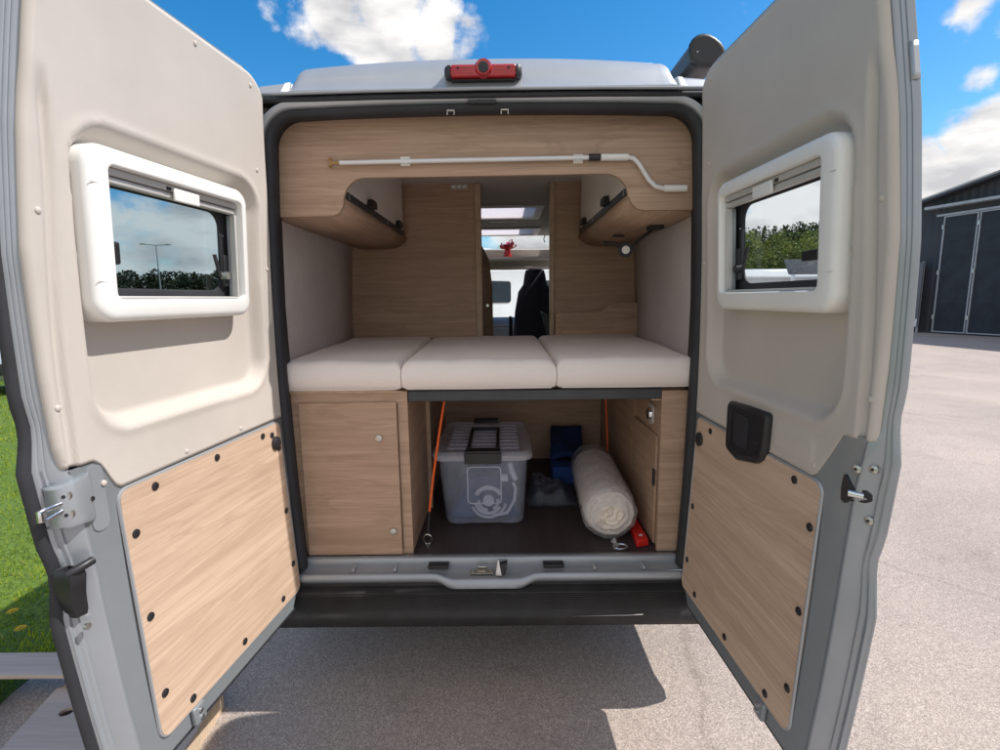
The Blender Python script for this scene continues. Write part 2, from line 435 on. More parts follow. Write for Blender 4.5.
gt_ = MB()
for i in range(1500):
    x = rnd.uniform(-1.2, 3.4); y = rnd.uniform(-1.3, 2.5); q = rnd.uniform(.0012, .0035); a = rnd.uniform(0, 6)
    P5 = [(x + q * cos(a + k * 1.57) * rnd.uniform(.7, 1.3), y + q * sin(a + k * 1.57) * rnd.uniform(.7, 1.3), 0) for k in range(4)]
    T5 = [(x + (p[0] - x) * .6, y + (p[1] - y) * .6, q * rnd.uniform(.7, 1.2)) for p in P5]
    gt_.hexa(P5, T5)
tag(obj('grit', gt_, mat_plain('grit_stone', (.42, .37, .33), .9, 0, .3, 300), None, smooth=False), 'loose grit scattered on the pale asphalt behind the van', 'grit', kind='stuff')

# ------------------------------------------------------------------ the camper van
van = thing('camper_van', 'silver camper van seen from behind with both rear doors wide open and a bed inside', 'camper van', (0, 2.6, 0))

def hw(z):      # half width of the outer body
    return interp([(0, .96), (.36, .985), (.6, 1.0), (1.2, 1.0), (1.7, .965), (2.2, .90), (2.40, .855), (2.42, .84)], z)
# side walls, outside skin (roof line dips over the cab)
for s in (-1, 1):
    rows = []
    zs = [.36, .45, .6, .9, 1.15, 1.2, 1.5, 1.8, 2.1, 2.3, 2.40]
    ys = [0.012, .04, .5, 1.5, 2.5, 3.3, 3.8]
    for z in zs: rows.append([(s * (hw(z) - (.02 if y < .02 else 0)), y, z) for y in ys])
    obj('side_panel', MB().grid(rows), M['silver'], van, solid=.004)
    obj('side_window', MB().add([(s * (hw(1.5) + .004), 1.7, 1.48), (s * (hw(1.5) + .004), 2.7, 1.48), (s * (hw(2.0) + .004), 2.7, 2.0), (s * (hw(2.0) + .004), 1.7, 2.0)], [(0, 1, 2, 3)]), M['mh_glass'], van, solid=.006)
    # cab lower door
    rows = [[(s * (hw(z) - max(0, y - 4.9) * .28), y, z) for y in (3.8, 4.2, 4.9, 5.4, 5.75)] for z in (.36, .6, .9, 1.1, 1.18)]
    obj('cab_door', MB().grid(rows), M['silver'], van, solid=.004)
    obj('cab_window', MB().add([(s * .985, 3.82, 1.18), (s * .985, 4.95, 1.18), (s * .90, 4.55, 1.90), (s * .90, 3.82, 1.95)], [(0, 1, 2, 3)]), M['clear'], van, solid=.005)
    obj('cab_pillar', MB().tube([(s * .96, 5.35, 1.12), (s * .88, 4.62, 2.02)], .04, 8), M['silver'], van)
    for yy in (1.25, 5.1):
        wl = obj('wheel', MB().disc((s * .97, yy, .34), (-s, 0, 0), .34, .22, 28), M['tyre'], van, bevel=.02)
        obj('rim', MB().disc((s * .975, yy, .34), (-s, 0, 0), .21, .03, 24), M['metal'], wl)
    obj('mudguard', MB().box(s * .75, s * .96, .75, .77, .2, .5), M['black'], van)
obj('bonnet', MB().grid([[(x, y, z - .06 * (x / .9) ** 2) for x in (-.85, -.5, 0, .5, .85)] for (y, z) in ((5.35, 1.15), (5.6, 1.05), (5.85, .9), (5.95, .6), (5.95, .35))]), M['silver'], van, solid=.004)
obj('windscreen', MB().add([(-.84, 5.32, 1.18), (.84, 5.32, 1.18), (.80, 4.66, 2.0), (-.80, 4.66, 2.0)], [(0, 1, 2, 3)]), M['clear'], van, solid=.005)
obj('front_roof_window', MB().add([(-.72, 4.36, 2.24), (.72, 4.36, 2.24), (.70, 4.13, 2.46), (-.70, 4.13, 2.46)], [(0, 1, 2, 3)]), M['clear'], van, solid=.005)
obj('cab_headliner', MB().add([(-.84, 4.62, 2.02), (.84, 4.62, 2.02), (.84, 4.38, 2.24), (-.84, 4.38, 2.24), (-.84, 4.30, 2.02), (.84, 4.30, 2.02)], [(0, 1, 2, 3), (4, 5, 1, 0)]), M['ceiling'], van, solid=.02)
for s in (-1, 1):
    obj('roof_side_cheek', MB().add([(s * .70, 4.40, 2.24), (s * .86, 4.55, 2.03), (s * .86, 3.8, 2.34), (s * .70, 4.12, 2.44)], [(0, 1, 2, 3)]), M['silver'], van, solid=.02)

# roof: arched sheet, rear end curls down to the gutter
def roof_z(x, y):
    base = 2.520 - .030 * min(1, abs(x / .69)) ** 2.2 - .092 * sstep(.62, .70, abs(x)) - .012 * max(0, (abs(x) - .69) / .13)
    return base
rows = []
def roofrow(y, dz, sc=1.): return [(x * sc, y, roof_z(x, y) + dz) for x in [-.82 + 1.64 * i / 32 for i in range(33)]]
rr_ = [roofrow(.085, -.008), roofrow(.12, -.006), roofrow(.2, -.004), roofrow(.6, .0), roofrow(2.2, .0), roofrow(2.75, .0), roofrow(3.42, .0), roofrow(3.96, -.01), roofrow(4.1, -.02)]
rm = MB(); fs = []
for i in range(8):
    for j in range(32):
        if i in (4, 6) and 9 <= j < 23: continue
        fs.append((i * 33 + j, i * 33 + j + 1, (i + 1) * 33 + j + 1, (i + 1) * 33 + j))
rm.add([p for q in rr_ for p in q], fs)
obj('roof', rm, M['silver'], van, solid=.006)
# rear roof cap (the face above the doors) with recessed shoulders
cap = []
for (y, t) in ((-.012, 0), (-.012, .06), (.004, .16), (.02, .45), (.045, .75), (.068, .93), (.088, 1.)):
    row = []
    for i in range(41):
        q_ = -1 + 2 * i / 40; x = .69 * math.sin(q_ * pi / 2) if abs(q_) < 1 else .69 * q_
        zt = 2.514 - .030 * abs(x / .69) ** 2.2 - .050 * sstep(.955, 1.0, abs(x / .69)) ** 2
        row.append((x * (1 - .02 * t), y, lerp(2.372, zt, t)))
    cap.append(row)
obj('rear_roof_cap', MB().grid(cap), M['silver'], van, solid=.004)
for s in (-1, 1):
    obj('roof_shoulder', MB().hexa([(s * .675, .0, 2.372), (s * .86, .0, 2.366), (s * .87, .5, 2.366), (s * .675, .5, 2.372)], [(s * .68, .03, 2.425), (s * .80, .03, 2.415), (s * .85, .5, 2.42), (s * .68, .5, 2.44)]), M['silver'], van, bevel=.012, seg=3)
    obj('gutter_cap', MB().hexa([(s * .688, -.012, 2.376), (s * .715, -.012, 2.376), (s * .715, .06, 2.376), (s * .688, .06, 2.376)], [(s * .69, .028, 2.424), (s * .71, .028, 2.422), (s * .71, .08, 2.43), (s * .69, .08, 2.432)]), M['white'], van, bevel=.004)
obj('roof_lip', MB().tube([(-.80, -.02, 2.366), (-.4, -.022, 2.371), (0, -.023, 2.373), (.4, -.022, 2.371), (.80, -.02, 2.366)], .006, 8), M['silver_hi'], van)

# body rear frame: a ring from the outer body to the opening
def open_loop(e, zt=2.312, zb=.515, r=.10, n=10):
    """loop of the door opening, grown outward by e; sides lean with the body"""
    def xs(z): return interp([(.5, .772), (.9, .79), (1.6, .802), (2.0, .788), (2.35, .768)], z) + e
    pts = []
    zt += e; zb -= e; rr = r + e; rb = .03 + e
    for k in range(n + 1):
        t = R(180 + 90 * k / n); pts.append((-xs(zb) + rb + rb * cos(t), zb + rb + rb * sin(t)))
    for k in range(n + 1):
        t = R(270 + 90 * k / n); pts.append((xs(zb) - rb + rb * cos(t), zb + rb + rb * sin(t)))
    for k in range(13): z = lerp(zb + rb, zt - rr, (k + .5) / 13); pts.append((xs(z), z))
    for k in range(n + 1):
        t = R(90 * k / n); pts.append((xs(zt - rr) - rr + rr * cos(t) , zt - rr + rr * sin(t)))
    for k in range(1, 8): x = lerp(xs(zt) - rr, -xs(zt) + rr, k / 8); pts.append((x, zt + .012 * (1 - (x / .7) ** 2)))
    for k in range(n + 1):
        t = R(90 + 90 * k / n); pts.append((-xs(zt - rr) + rr + rr * cos(t), zt - rr + rr * sin(t)))
    for k in range(13): z = lerp(zt - rr, zb + rb, (k + .5) / 13); pts.append((-xs(z), z))
    return pts
Lp = lambda e: open_loop(e)
def loopring(pairs):
    """pairs: (grow, y)"""
    return MB().grid([[(p[0], y, p[1]) for p in Lp(e)] for e, y in pairs], True)
# silver jamb: channel around the opening
obj('rear_frame', loopring([(.010, .04), (.012, .022), (.018, .004), (.026, -.004), (.036, -.004), (.042, .012), (.05, .03)]), M['silver'], van, solid=.002, ang=50)
obj('opening_lining', loopring([(-.006, .055), (.001, .075), (.004, .115)]), M['rubber'], van, solid=.002)
# outer corner pillars and header, wide ring beyond the door seal
outer = []
for (x, z) in Lp(.06):
    s = 1 if x > 0 else -1
    zz = max(.40, min(2.366, z)); outer.append((x, z))
pil = MB()
for s in (-1, 1):
    rows = []
    for z in [.45 + 1.93 * k / 20 for k in range(21)]:
        xi = interp([(.5, .765), (.9, .79), (1.6, .80), (2.0, .785), (2.38, .765)], z) + .055
        rows.append([(s * xi, .032, z), (s * (hw(z) - .05), .03, z), (s * (hw(z) - .02), .018, z), (s * hw(z), .04, z)])
    pil = MB().grid(rows)
    obj('corner_pillar', pil, M['silver'], van, solid=.004)
obj('door_header', MB().box(-.80, .80, .012, .05, 2.348, 2.372), M['rubber'], van)
# thick rubber weatherstrip on the opening edge, plus the outer top seal
obj('door_seal', MB().grid([[(p[0], y, p[1]) for p in Lp(e)] for e, y in ((-.002, .055), (-.014, .04), (-.017, .02), (-.008, .004), (.006, .0), (.014, .012), (.012, .03), (-.002, .055))], True), M['rubber'], van, ang=60)
obj('header_seal', MB().tube([(-.79, .0, 2.352), (-.4, -.004, 2.357), (0, -.005, 2.358), (.4, -.004, 2.357), (.79, .0, 2.352)], .010, 10), M['rubber'], van)
for s in (-1, 1):
    obj('corner_seal', MB().tube([(s * .79, .0, 2.352), (s * .822, .008, 2.30), (s * .838, .012, 2.1), (s * .85, .014, 1.6), (s * .842, .014, 1.0), (s * .82, .014, .55)], .014, 8), M['rubber'], van)
    for z in (2.14, 1.70, .95):
        obj('hinge_plate', MB().box(s * .805, s * .822, -.022, .02, z - .07, z + .07), M['silver_hi'], van, bevel=.004)
for x in (-.115, .075):
    obj('striker_hook', MB().tube([(x - .012, -.010, 2.294), (x - .012, -.016, 2.306), (x + .012, -.016, 2.306), (x + .012, -.010, 2.294)], .0035, 6), M['metal'], van)
obj('header_latch', MB().box(-.055, .045, -.012, .01, 2.329, 2.340), M['black'], van, bevel=.002)

# high brake light with camera
bl = obj('brake_light', MB().prism(rrect(-.112, .116, 2.409, 2.449, .010), XZ, -.032, .03), M['red_lens'], van, bevel=.006, seg=3, bang=50)
for s, cx in ((-1, -.112), (1, .116)):
    cp = MB(); rows = []
    for k in range(8):
        t = k / 7 * pi / 2 * .97; rows.append([(cx + s * sin(t) * .022, -.008 + (y + .008) * cos(t) ** .8, 2.429 + (z - 2.429) * (.15 + .85 * cos(t) ** .7)) for (y, z) in ((-.028, 2.4095), (-.0325, 2.416), (-.0325, 2.442), (-.028, 2.4485), (.028, 2.4485), (.028, 2.4095))])
    obj('end_cap', cp.grid(rows, True), M['black'], bl)
obj('lamp_base', MB().box(-.110, .114, -.016, .03, 2.403, 2.4085), M['black'], bl, bevel=.003)
obj('camera_pod', MB().tube([(.003, .02, 2.437), (.003, -.032, 2.437), (.003, -.042, 2.437)], [.031, .0305, .025], 24), M['red_lens'], bl)
obj('camera_lens', MB().tube([(.003, -.038, 2.434), (.003, -.046, 2.434), (.003, -.047, 2.434)], [.0175, .0175, .010], 20), M['black'], bl)
for z in (2.420, 2.4285, 2.437):
    for a_, b_ in ((-.108, -.032), (.038, .112)): obj('lens_rib', MB().box(a_, b_, -.0335, -.0322, z, z + .002), M['red_lens'], bl)
for x in (-.085, .09): obj('lens_screw', MB().disc((x, -.0325, 2.436), (0, -1, 0), .004, .002, 10), M['black'], bl)

# awning case lying along the roof edge on the right
aw = MB()
prof = [(-.03, .0), (.06, -.01), (.085, .01), (.095, .05), (.075, .085), (.02, .115), (-.02, .105), (-.045, .07)]
def chaikin(p, k=2):
    for _ in range(k): p = [q for a, b in zip(p, p[1:] + p[:1]) for q in ((a[0] * .75 + b[0] * .25, a[1] * .75 + b[1] * .25), (a[0] * .25 + b[0] * .75, a[1] * .25 + b[1] * .75))]
    return p
prof = chaikin(prof, 1)
rows = []
for y in (.38, 3.6): rows.append([(.89 + p[0] + .0, y, 2.60 + p[1]) for p in prof])
aw.grid(rows, True); nn = len(prof); aw.f.append(tuple(range(nn))); aw.f.append(tuple(range(nn, 2 * nn)))
awn = obj('awning_case', aw, M['dark_grey'], van)
obj('end_cap', MB().prism(chaikin([(.855, 2.598), (.955, 2.585), (.992, 2.605), (.996, 2.655), (.965, 2.695), (.91, 2.722), (.862, 2.71), (.838, 2.668)], 1), XZ, .35, .379), M['black'], awn, bevel=.014, seg=4, bang=60)
obj('bracket', MB().box(.83, .88, .5, .56, 2.42, 2.61), M['dark_grey'], awn)
obj('screw', MB().disc((.875, .350, 2.645), (0, -1, 0), .003, .002, 10), M['metal'], awn)

# sill: silver scuff strip with a latch dip in the middle
def dip(x): return sstep(.21, .13, abs(x + .02))
rows = []
for i in range(81):
    x = -.772 + 1.544 * i / 80; d = dip(x)
    rows.append([(x, .075, .592), (x, .045, .593), (x, .040, .588), (x, .040, .567 - .004 * d), (x, .006, .560 - .012 * d), (x, -.012, .556 - .016 * d), (x, -.018 - .012 * d, .561 - .014 * d), (x, -.028 - .016 * d, .559 - .018 * d), (x, -.034 - .018 * d, .549 - .022 * d), (x, -.032 - .018 * d, .536 - .026 * d), (x, -.02, .518 - .02 * d)])
sill = obj('door_sill', MB().grid(rows), M['silver_hi'], van, solid=.002, ang=60)
for x in (-.215, .255): obj('stop_plate', MB().box(x - .042, x + .042, -.0, .038, .567, .579), M['black'], sill, bevel=.003)
for x in (-.218, -.212 + .02): pass
for x in (-.56, -.39, .42, .62): obj('pressed_rib', MB().box(x - .006, x + .006, -.008, .038, .560, .573), M['silver'], sill, bevel=.003)
for i in range(9): obj('screw', MB().disc((-.7 + i * .175, .058, .592), (0, 0, 1), .004, .003, 10), M['metal'], sill)
lt = MB().box(-.085, .01, -.012, .022, .548, .554); lt.box(-.055, -.02, -.008, .018, .554, .563)
lp = obj('latch_plate', lt, mat_plain('dull_zinc', (.36, .33, .26), .45, .6, .2, 60), sill, bevel=.002)
obj('striker', MB().tube([(-.05, .01, .554), (-.05, -.004, .578), (-.022, -.004, .578), (-.022, .01, .554)], .004, 8), M['metal'], sill)
for x in (-.075, .0): obj('screw', MB().disc((x, .004, .554), (0, 0, 1), .006, .003, 10), M['metal'], sill)
# the black clamp with its pale tab
ck = MB().hexa([(.012, -.034, .556), (.056, -.034, .556), (.062, .004, .556), (.024, .004, .556)], [(.022, -.032, .594), (.064, -.030, .606), (.068, -.002, .608), (.034, -.002, .596)])
cc = thing('door_wedge', 'small black clamp with a pale plastic tab standing on the silver door sill', 'clamp', (.04, -.01, .556))
obj('clamp_body', ck, M['black'], cc, bevel=.004)
tb = MB(); tb.grid([[(.018 + .002 * k, -.034 + .002 * sin(k), .557 + .013 * k), (.043 - .0022 * k, -.037, .557 + .0135 * k)] for k in range(6)])
obj('tab', tb, M['aluminium'], cc, solid=.002)

# bumper with ribbed step
rows = []
for i in range(61):
    x = -.99 + 1.98 * i / 60; e = .03 * max(0, (abs(x) - .85) / .14) ** 2
    rows.append([(x, .05, .525), (x, -.018 + e, .523), (x, -.022 + e, .508), (x, -.060 + e, .50), (x, -.064 + e, .42), (x, -.072 + e, .412), (x, -.075 + e, .398), (x, -.07 + e, .375), (x, -.055 + e, .352), (x, .02, .345), (x, .1, .36)])
bp = obj('rear_bumper', MB().grid(rows), M['bumper'], van, solid=.003, ang=45)
for k in range(9):
    z = .428 + k * .0078
    obj('step_rib', MB().box(-.78, .78, -.0665, -.0625, z, z + .0035), M['bumper'], bp, bevel=.001)
obj('pale_strip', MB().add([(.32, -.0768, .404), (.60, -.0768, .407), (.60, -.0768, .4135), (.575, -.0768, .4115), (.56, -.0768, .4085)], [(0, 1, 2, 3, 4)]), M['aluminium'], bp, solid=.001, label='thin pale strip along the bumper edge')  # thin pale strip laid on the bumper edge
# underside
obj('underbody', MB().box(-.9, .9, .14, 5.4, .40, .50), M['black'], van)
obj('exhaust', MB().tube([(-.55, .3, .36), (-.55, 1.6, .36), (-.4, 2.2, .36)], .03, 10), M['metal'], van)

# ------------------------------------------------------------------ interior shell
FZ = .591
obj('cargo_floor', MB().box(-.93, .93, .07, 4.2, FZ - .03, FZ), M['floor'], van)
def wallx(y): return interp([(.06, .845), (.25, .86), (1.45, .932), (4.4, .90)], y)
for s in (-1, 1):
    rows = []
    for z in (FZ, 1.2, 1.6, 2.0, 2.2, 2.37):
        rows.append([(s * (wallx(y) - max(0, z - 1.7) * .07), y, z) for y in (.06, .25, .6, 1.0, 1.45)])
    obj('wall_lining', MB().grid(rows), M['wall'], van, solid=.006)
    rows = []
    for z in (FZ, 1.15): rows.append([(s * .90, y, z) for y in (1.45, 2.6, 3.8, 4.9)])
    obj('lower_lining', MB().grid(rows), M['ceiling'], van, solid=.006)
    obj('upper_lining', MB().grid([[(s * .90, y, z) for y in (1.45, 2.6, 3.8)] for z in (1.15, 1.9, 2.37)]), M['ceiling'], van, solid=.006)
# ceiling with holes for the roof hatch and the added light hatch
ce = MB()
for (x0, x1, y0, y1) in ((-.9, .9, .09, 2.2), (-.9, -.35, 2.2, 2.75), (.35, .9, 2.2, 2.75), (-.9, .9, 2.75, 3.45), (-.9, -.35, 3.45, 3.95), (.42, .9, 3.45, 3.95), (-.9, .9, 3.95, 4.14)):
    ce.box(max(-.79, x0), min(.79, x1), y0, y1, 2.372, 2.384)
obj('ceiling', ce, M['ceiling'], van)
hc = obj('roof_hatch', MB().ring([(-.40, 3.40), (.47, 3.40), (.47, 4.0), (-.40, 4.0)], [(-.34, 3.46), (.41, 3.46), (.41, 3.94), (-.34, 3.94)], XY, 2.355, 2.371), M['white'], van, bevel=.006)
obj('pane', MB().box(-.34, .41, 3.46, 3.94, 2.3685, 2.3705), M['frost'], hc)
light_hatch = obj('roof_hatch', MB().ring([(-.40, 2.15), (.40, 2.15), (.40, 2.80), (-.40, 2.80)], [(-.34, 2.21), (.34, 2.21), (.34, 2.74), (-.34, 2.74)], XY, 2.355, 2.371), M['white'], van, bevel=.006)  # second hatch, added to let more light into the interior
obj('pane', MB().box(-.34, .34, 2.21, 2.74, 2.3685, 2.3705), M['frost'], light_hatch)
obj('ceiling_lamp', MB().box(-.05, .20, 2.9, 2.96, 2.355, 2.3715), M['white'], van, bevel=.004)

# fascia board above the bed, cut out in the middle
def fascia_poly():
    p = [(-.80, 1.972)]
    p += [(-.62, 1.972)]
    for k in range(7):
        t = R(-90 + 90 * k / 6); p.append((-.60 + .055 * cos(t), 2.027 + .055 * sin(t)))
    for k in range(1, 8):
        t = R(180 - 90 * k / 7); p.append((-.455 + .09 * cos(t), 2.022 + .09 * sin(t)))
    for k in range(8):
        t = R(90 - 90 * k / 7); p.append((.455 + .09 * cos(t), 2.024 + .09 * sin(t)))
    for k in range(1, 8):
        t = R(180 + 90 * k / 7); p.append((.61 + .065 * cos(t), 2.043 + .065 * sin(t)))
    p += [(.80, 1.978), (.845, 1.978), (.83, 2.28), (.76, 2.371), (-.76, 2.371), (-.83, 2.28), (-.845, 1.972)]
    return p
fa = obj('fascia_board', MB().prism(fascia_poly(), XZ, .10, .118), M['woodX'], van, smooth=False)
# lockers
for s in (-1, 1):
    rows = []
    pr = [(.845, 1.98), (.70, 1.978), (.63, 1.985), (.585, 2.0), (.562, 2.022), (.556, 2.045)]
    for y in (.119, .6, 1.0, 1.415):
        rows.append([(s * (p[0] + (.0 if j else .0)), y, p[1]) for j, p in enumerate(pr)])
    lk = obj('overhead_locker', MB().grid(rows), M['woodY'], van, solid=.012)
    obj('locker_door', MB().box(s * .548, s * .556, .125, 1.30, 2.075, 2.371), M['locker'], lk, bevel=.003)
    obj('locker_trim', MB().box(s * .545, s * .558, .12, 1.34, 2.045, 2.0745), M['dark_grey'], lk, bevel=.003)
    for y in (.50, 1.12):
        hd = MB().prism([(y - .055, 2.070), (y + .055, 2.070), (y + .045, 2.105), (y - .03, 2.105)], YZ, s * .522, s * .5475)
        obj('locker_handle', hd, M['black'], lk, bevel=.005)
    obj('end_panel', MB().box(s * .56, s * .85, 1.395, 1.418, 1.99, 2.371), M['woodX'], lk)
    for y in (.18, .86): obj('trim_clip', MB().box(s * .5435, s * .5455, y, y + .008, 2.047, 2.073), M['metal'], lk)

# partitions behind the bed
pl = obj('partition', MB().box(-.93, -.112, 1.42, 1.445, FZ, 2.371), M['woodP'], van, label='left wooden partition behind the bed')
obj('partition_post', MB().box(-.1115, -.070, 1.40, 1.46, FZ, 2.371), M['wood_edge'], van, bevel=.006)
pr_ = obj('partition', MB().box(.40, .93, 1.42, 1.445, FZ, 2.371), M['woodP'], van, label='right wooden partition behind the bed')
obj('partition_post', MB().box(.368, .3995, 1.405, 1.46, FZ, 2.371), M['wood_edge'], van, bevel=.006)
sw = obj('switch_panel', MB().box(-.26, -.15, 1.412, 1.4195, 2.338, 2.368), M['offwhite'], pl, bevel=.002)
for x in (-.24, -.205, -.17): obj('switch', MB().box(x - .012, x + .012, 1.409, 1.4125, 2.343, 2.363), M['white'], sw, bevel=.002)
hb = MB().prism([(.40, 1.38), (.40, 1.536), (.415, 1.545), (.66, 1.548), (.70, 1.558), (.745, 1.588), (.79, 1.604), (.93, 1.605), (.93, 1.38)], XZ, 1.345, 1.36)
hbp = obj('headboard_panel', hb, M['woodX'], van, smooth=False)
obj('panel_edge', MB().tube([(.40, 1.352, 1.538), (.415, 1.352, 1.547), (.66, 1.352, 1.550), (.70, 1.352, 1.560), (.745, 1.352, 1.590), (.79, 1.352, 1.606), (.93, 1.352, 1.607)], .007, 6), M['wood_edge'], hbp)
obj('shelf_end', MB().hexa([(.368, 1.5, 1.40), (.45, 1.5, 1.38), (.45, 1.7, 1.38), (.368, 1.7, 1.40)], [(.33, 1.5, 1.56), (.45, 1.5, 1.50), (.45, 1.7, 1.50), (.33, 1.7, 1.56)]), M['black'], van, bevel=.004)
# curved wooden door edge on the left of the gangway
dw = MB(); rows = []
for z in [.6 + 1.5 * k / 20 for k in range(21)]:
    w = interp([(.6, .04), (1.75, .035), (1.95, .01), (2.03, -.03), (2.1, -.07)], z)
    rows.append([(-.16, 2.0, z), (w - .05, 2.0, z)])
wd = obj('wardrobe_side', dw.grid(rows), M['woodP'], van, solid=.02)
obj('knob', MB().disc((-.055, 1.985, 1.60), (0, -1, 0), .012, .02, 12), M['chrome'], wd)
obj('wardrobe_wall', MB().box(-.90, -.165, 2.0, 2.02, FZ, 2.371), M['woodP'], van)
obj('washroom_wall', MB().box(.60, .90, 1.7, 3.3, FZ, 2.371), M['ceiling'], van)
obj('washroom_post', MB().box(.41, .424, 1.62, 1.70, FZ, 2.371), M['black'], van)

# cab
ds = thing  # (cab pieces are parts of the van)
st = MB(); rows = []
for (z, w, y) in ((.95, .25, 3.50), (1.2, .245, 3.55), (1.5, .225, 3.62), (1.72, .185, 3.66), (1.80, .13, 3.68), (1.90, .115, 3.70), (1.955, .10, 3.71), (1.965, .06, 3.73)):
    cx = .42
    rows.append([(cx + w * cos(t) , y + .09 * sin(t) * (1 if z < 1.9 else .7), z) for t in [2 * pi * k / 24 for k in range(24)]])
st.grid(rows, True); st.f.append(tuple(range(len(rows) * 24 - 24, len(rows) * 24)))
se = obj('driver_seat', st, M['seat'], van)
obj('armrest', MB().box(.13, .17, 3.6, 3.95, 1.20, 1.45), M['seat'], se, bevel=.015, seg=3)
obj('seat_base', MB().box(.2, .64, 3.5, 4.0, FZ, 1.02), M['seat'], se, bevel=.03, seg=3)
da = MB().prism([(4.75, .7), (4.62, 1.0), (4.66, 1.22), (4.78, 1.34), (5.1, 1.40), (5.35, 1.20), (5.35, .7)], YZ, -.86, .86)
dsh = obj('dashboard', da, M['black'], van, bevel=.02, seg=3)
obj('radio_panel', MB().box(-.12, .16, 4.60, 4.64, 1.16, 1.27), M['mh_grey'], dsh, bevel=.006)
for x in (-.06, .02, .10): obj('dash_knob', MB().disc((x, 4.598, 1.30 - .01), (0, -1, 0), .018, .02, 14), M['chrome'], dsh)
obj('dash_strip', MB().box(-.12, .14, 4.615, 4.65, 1.285, 1.30), M['chrome'], dsh)
obj('rear_view_mirror', MB().prism(rrect(.03, .26, 2.0, 2.075, .02), XZ, 4.40, 4.43), M['black'], van, bevel=.005)
obj('sun_visor_shelf', MB().box(-.70, .70, 4.05, 4.40, 2.10, 2.13), M['ceiling'], van, bevel=.006)
obj('visor_panel', MB().box(-.70, .70, 4.36, 4.40, 2.0, 2.10), M['ceiling'], van)
obj('hanging_cord', MB().tube([(.56, 4.1, 2.42), (.565, 4.1, 2.37), (.55, 4.1, 2.33), (.56, 4.1, 2.29)], .006, 6), M['black'], van)

# red gift bow on the cab shelf
bow_ = thing('gift_bow', 'red looped gift bow lying on the shelf under the front roof window', 'bow', (.13, 4.2, 2.13))
lo_ = MB()
rb = random.Random(5)
for k in range(16):
    a = 2 * pi * k / 16 + rb.uniform(-.1, .1); el = rb.choice((.25, .7, 1.1)); L_ = rb.uniform(.10, .135)
    d = Vector((cos(a) * cos(el), sin(a) * cos(el), sin(el))); sd = Vector((-sin(a), cos(a), 0)) * .018; up = sd.cross(d).normalized()
    rows = []
    for j in range(9):
        t = j / 8 * 2 * pi
        c = Vector((.13, 4.2, 2.235)) + d * (L_ * .5 * (1 - cos(t))) + up * (.02 * sin(t))
        rows.append([c - sd, c + sd])
    lo_.grid(rows)
obj('ribbon_loops', lo_, M['red'], bow_)
obj('bow_base', MB().disc((.13, 4.2, 2.131), (0, 0, 1), .05, .11, 16, .03), M['red'], bow_)

# bed: dark cross bar, slats support, cabinets
obj('bed_bar', MB().box(-.327, .697, .085, .125, 1.243, 1.288), M['dark_grey'], van, bevel=.006, seg=3)
obj('bed_board', MB().box(-.84, .84, .13, 1.38, 1.276, 1.2905), M['woodP'], van)
obj('bed_support', MB().box(-.326, -.29, .13, .9, 1.235, 1.275), M['wood_edge'], van)
obj('bed_support', MB().box(.66, .697, .10, .9, 1.235, 1.2425), M['wood_edge'], van)
cb = obj('base_cabinet', MB().box(-.848, -.330, .10, 1.36, FZ + .001, 1.284), M['woodY'], van, label='left wooden base cabinet with one large door')
fr = MB()
fr.ring([(-.848, .5925), (-.3285, .5925), (-.3285, 1.288), (-.848, 1.288)], [(-.75, .612), (-.368, .612), (-.368, 1.238), (-.75, 1.238)], XZ, .082, .0995)
obj('cabinet_frame', fr, M['woodX'], cb, smooth=False)
cd = obj('cabinet_door', MB().box(-.764, -.371, .066, .081, .584 + .012, 1.246), M['woodX'], cb, bevel=.002)
obj('top_edge', MB().tube([(-.846, .078, 1.288), (-.40, .078, 1.288), (-.345, .082, 1.284), (-.330, .10, 1.275)], .006, 8), M['wood_edge'], cb)
for (x, z) in ((-.446, 1.10), (-.405, .70)):
    k = obj('push_lock', MB().tube([(x, .066, z), (x, .058, z), (x, .056, z)], [.015, .014, .010], 18), M['metal'], cd)
cr = obj('base_cabinet', MB().box(.705, .845, .10, 1.36, FZ + .001, 1.278), M['woodY'], van, label='right wooden base cabinet with a small side door')
obj('cabinet_front', MB().box(.695, .845, .080, .0995, .5925, 1.278), M['woodX'], cr, bevel=.002)
obj('side_door', MB().box(.694, .7045, .135, .50, .60, 1.075), M['woodY'], cr, bevel=.003)
obj('side_panel_seam', MB().box(.7025, .7048, .52, .525, .60, 1.24), M['wood_edge'], cr)
sdl = obj('door_latch', MB().box(.686, .6935, .130, .150, .86, .93), M['black'], cr, bevel=.002)
obj('side_lock', MB().prism(rrect(.20, .27, 1.105, 1.195, .02), YZ, .696, .7045), M['offwhite'], cr, bevel=.003)
obj('lock_knob', MB().tube([(.696, .235, 1.15), (.684, .235, 1.15), (.680, .235, 1.15)], [.026, .024, .014], 20), M['chrome'], cr)
obj('garage_back_wall', MB().box(-.33, .70, 1.34, 1.358, FZ, 1.27), M['woodP'], van)
obj('upright_strip', MB().box(-.329, -.31, .55, .57, FZ, 1.24), M['wood_edge'], van)

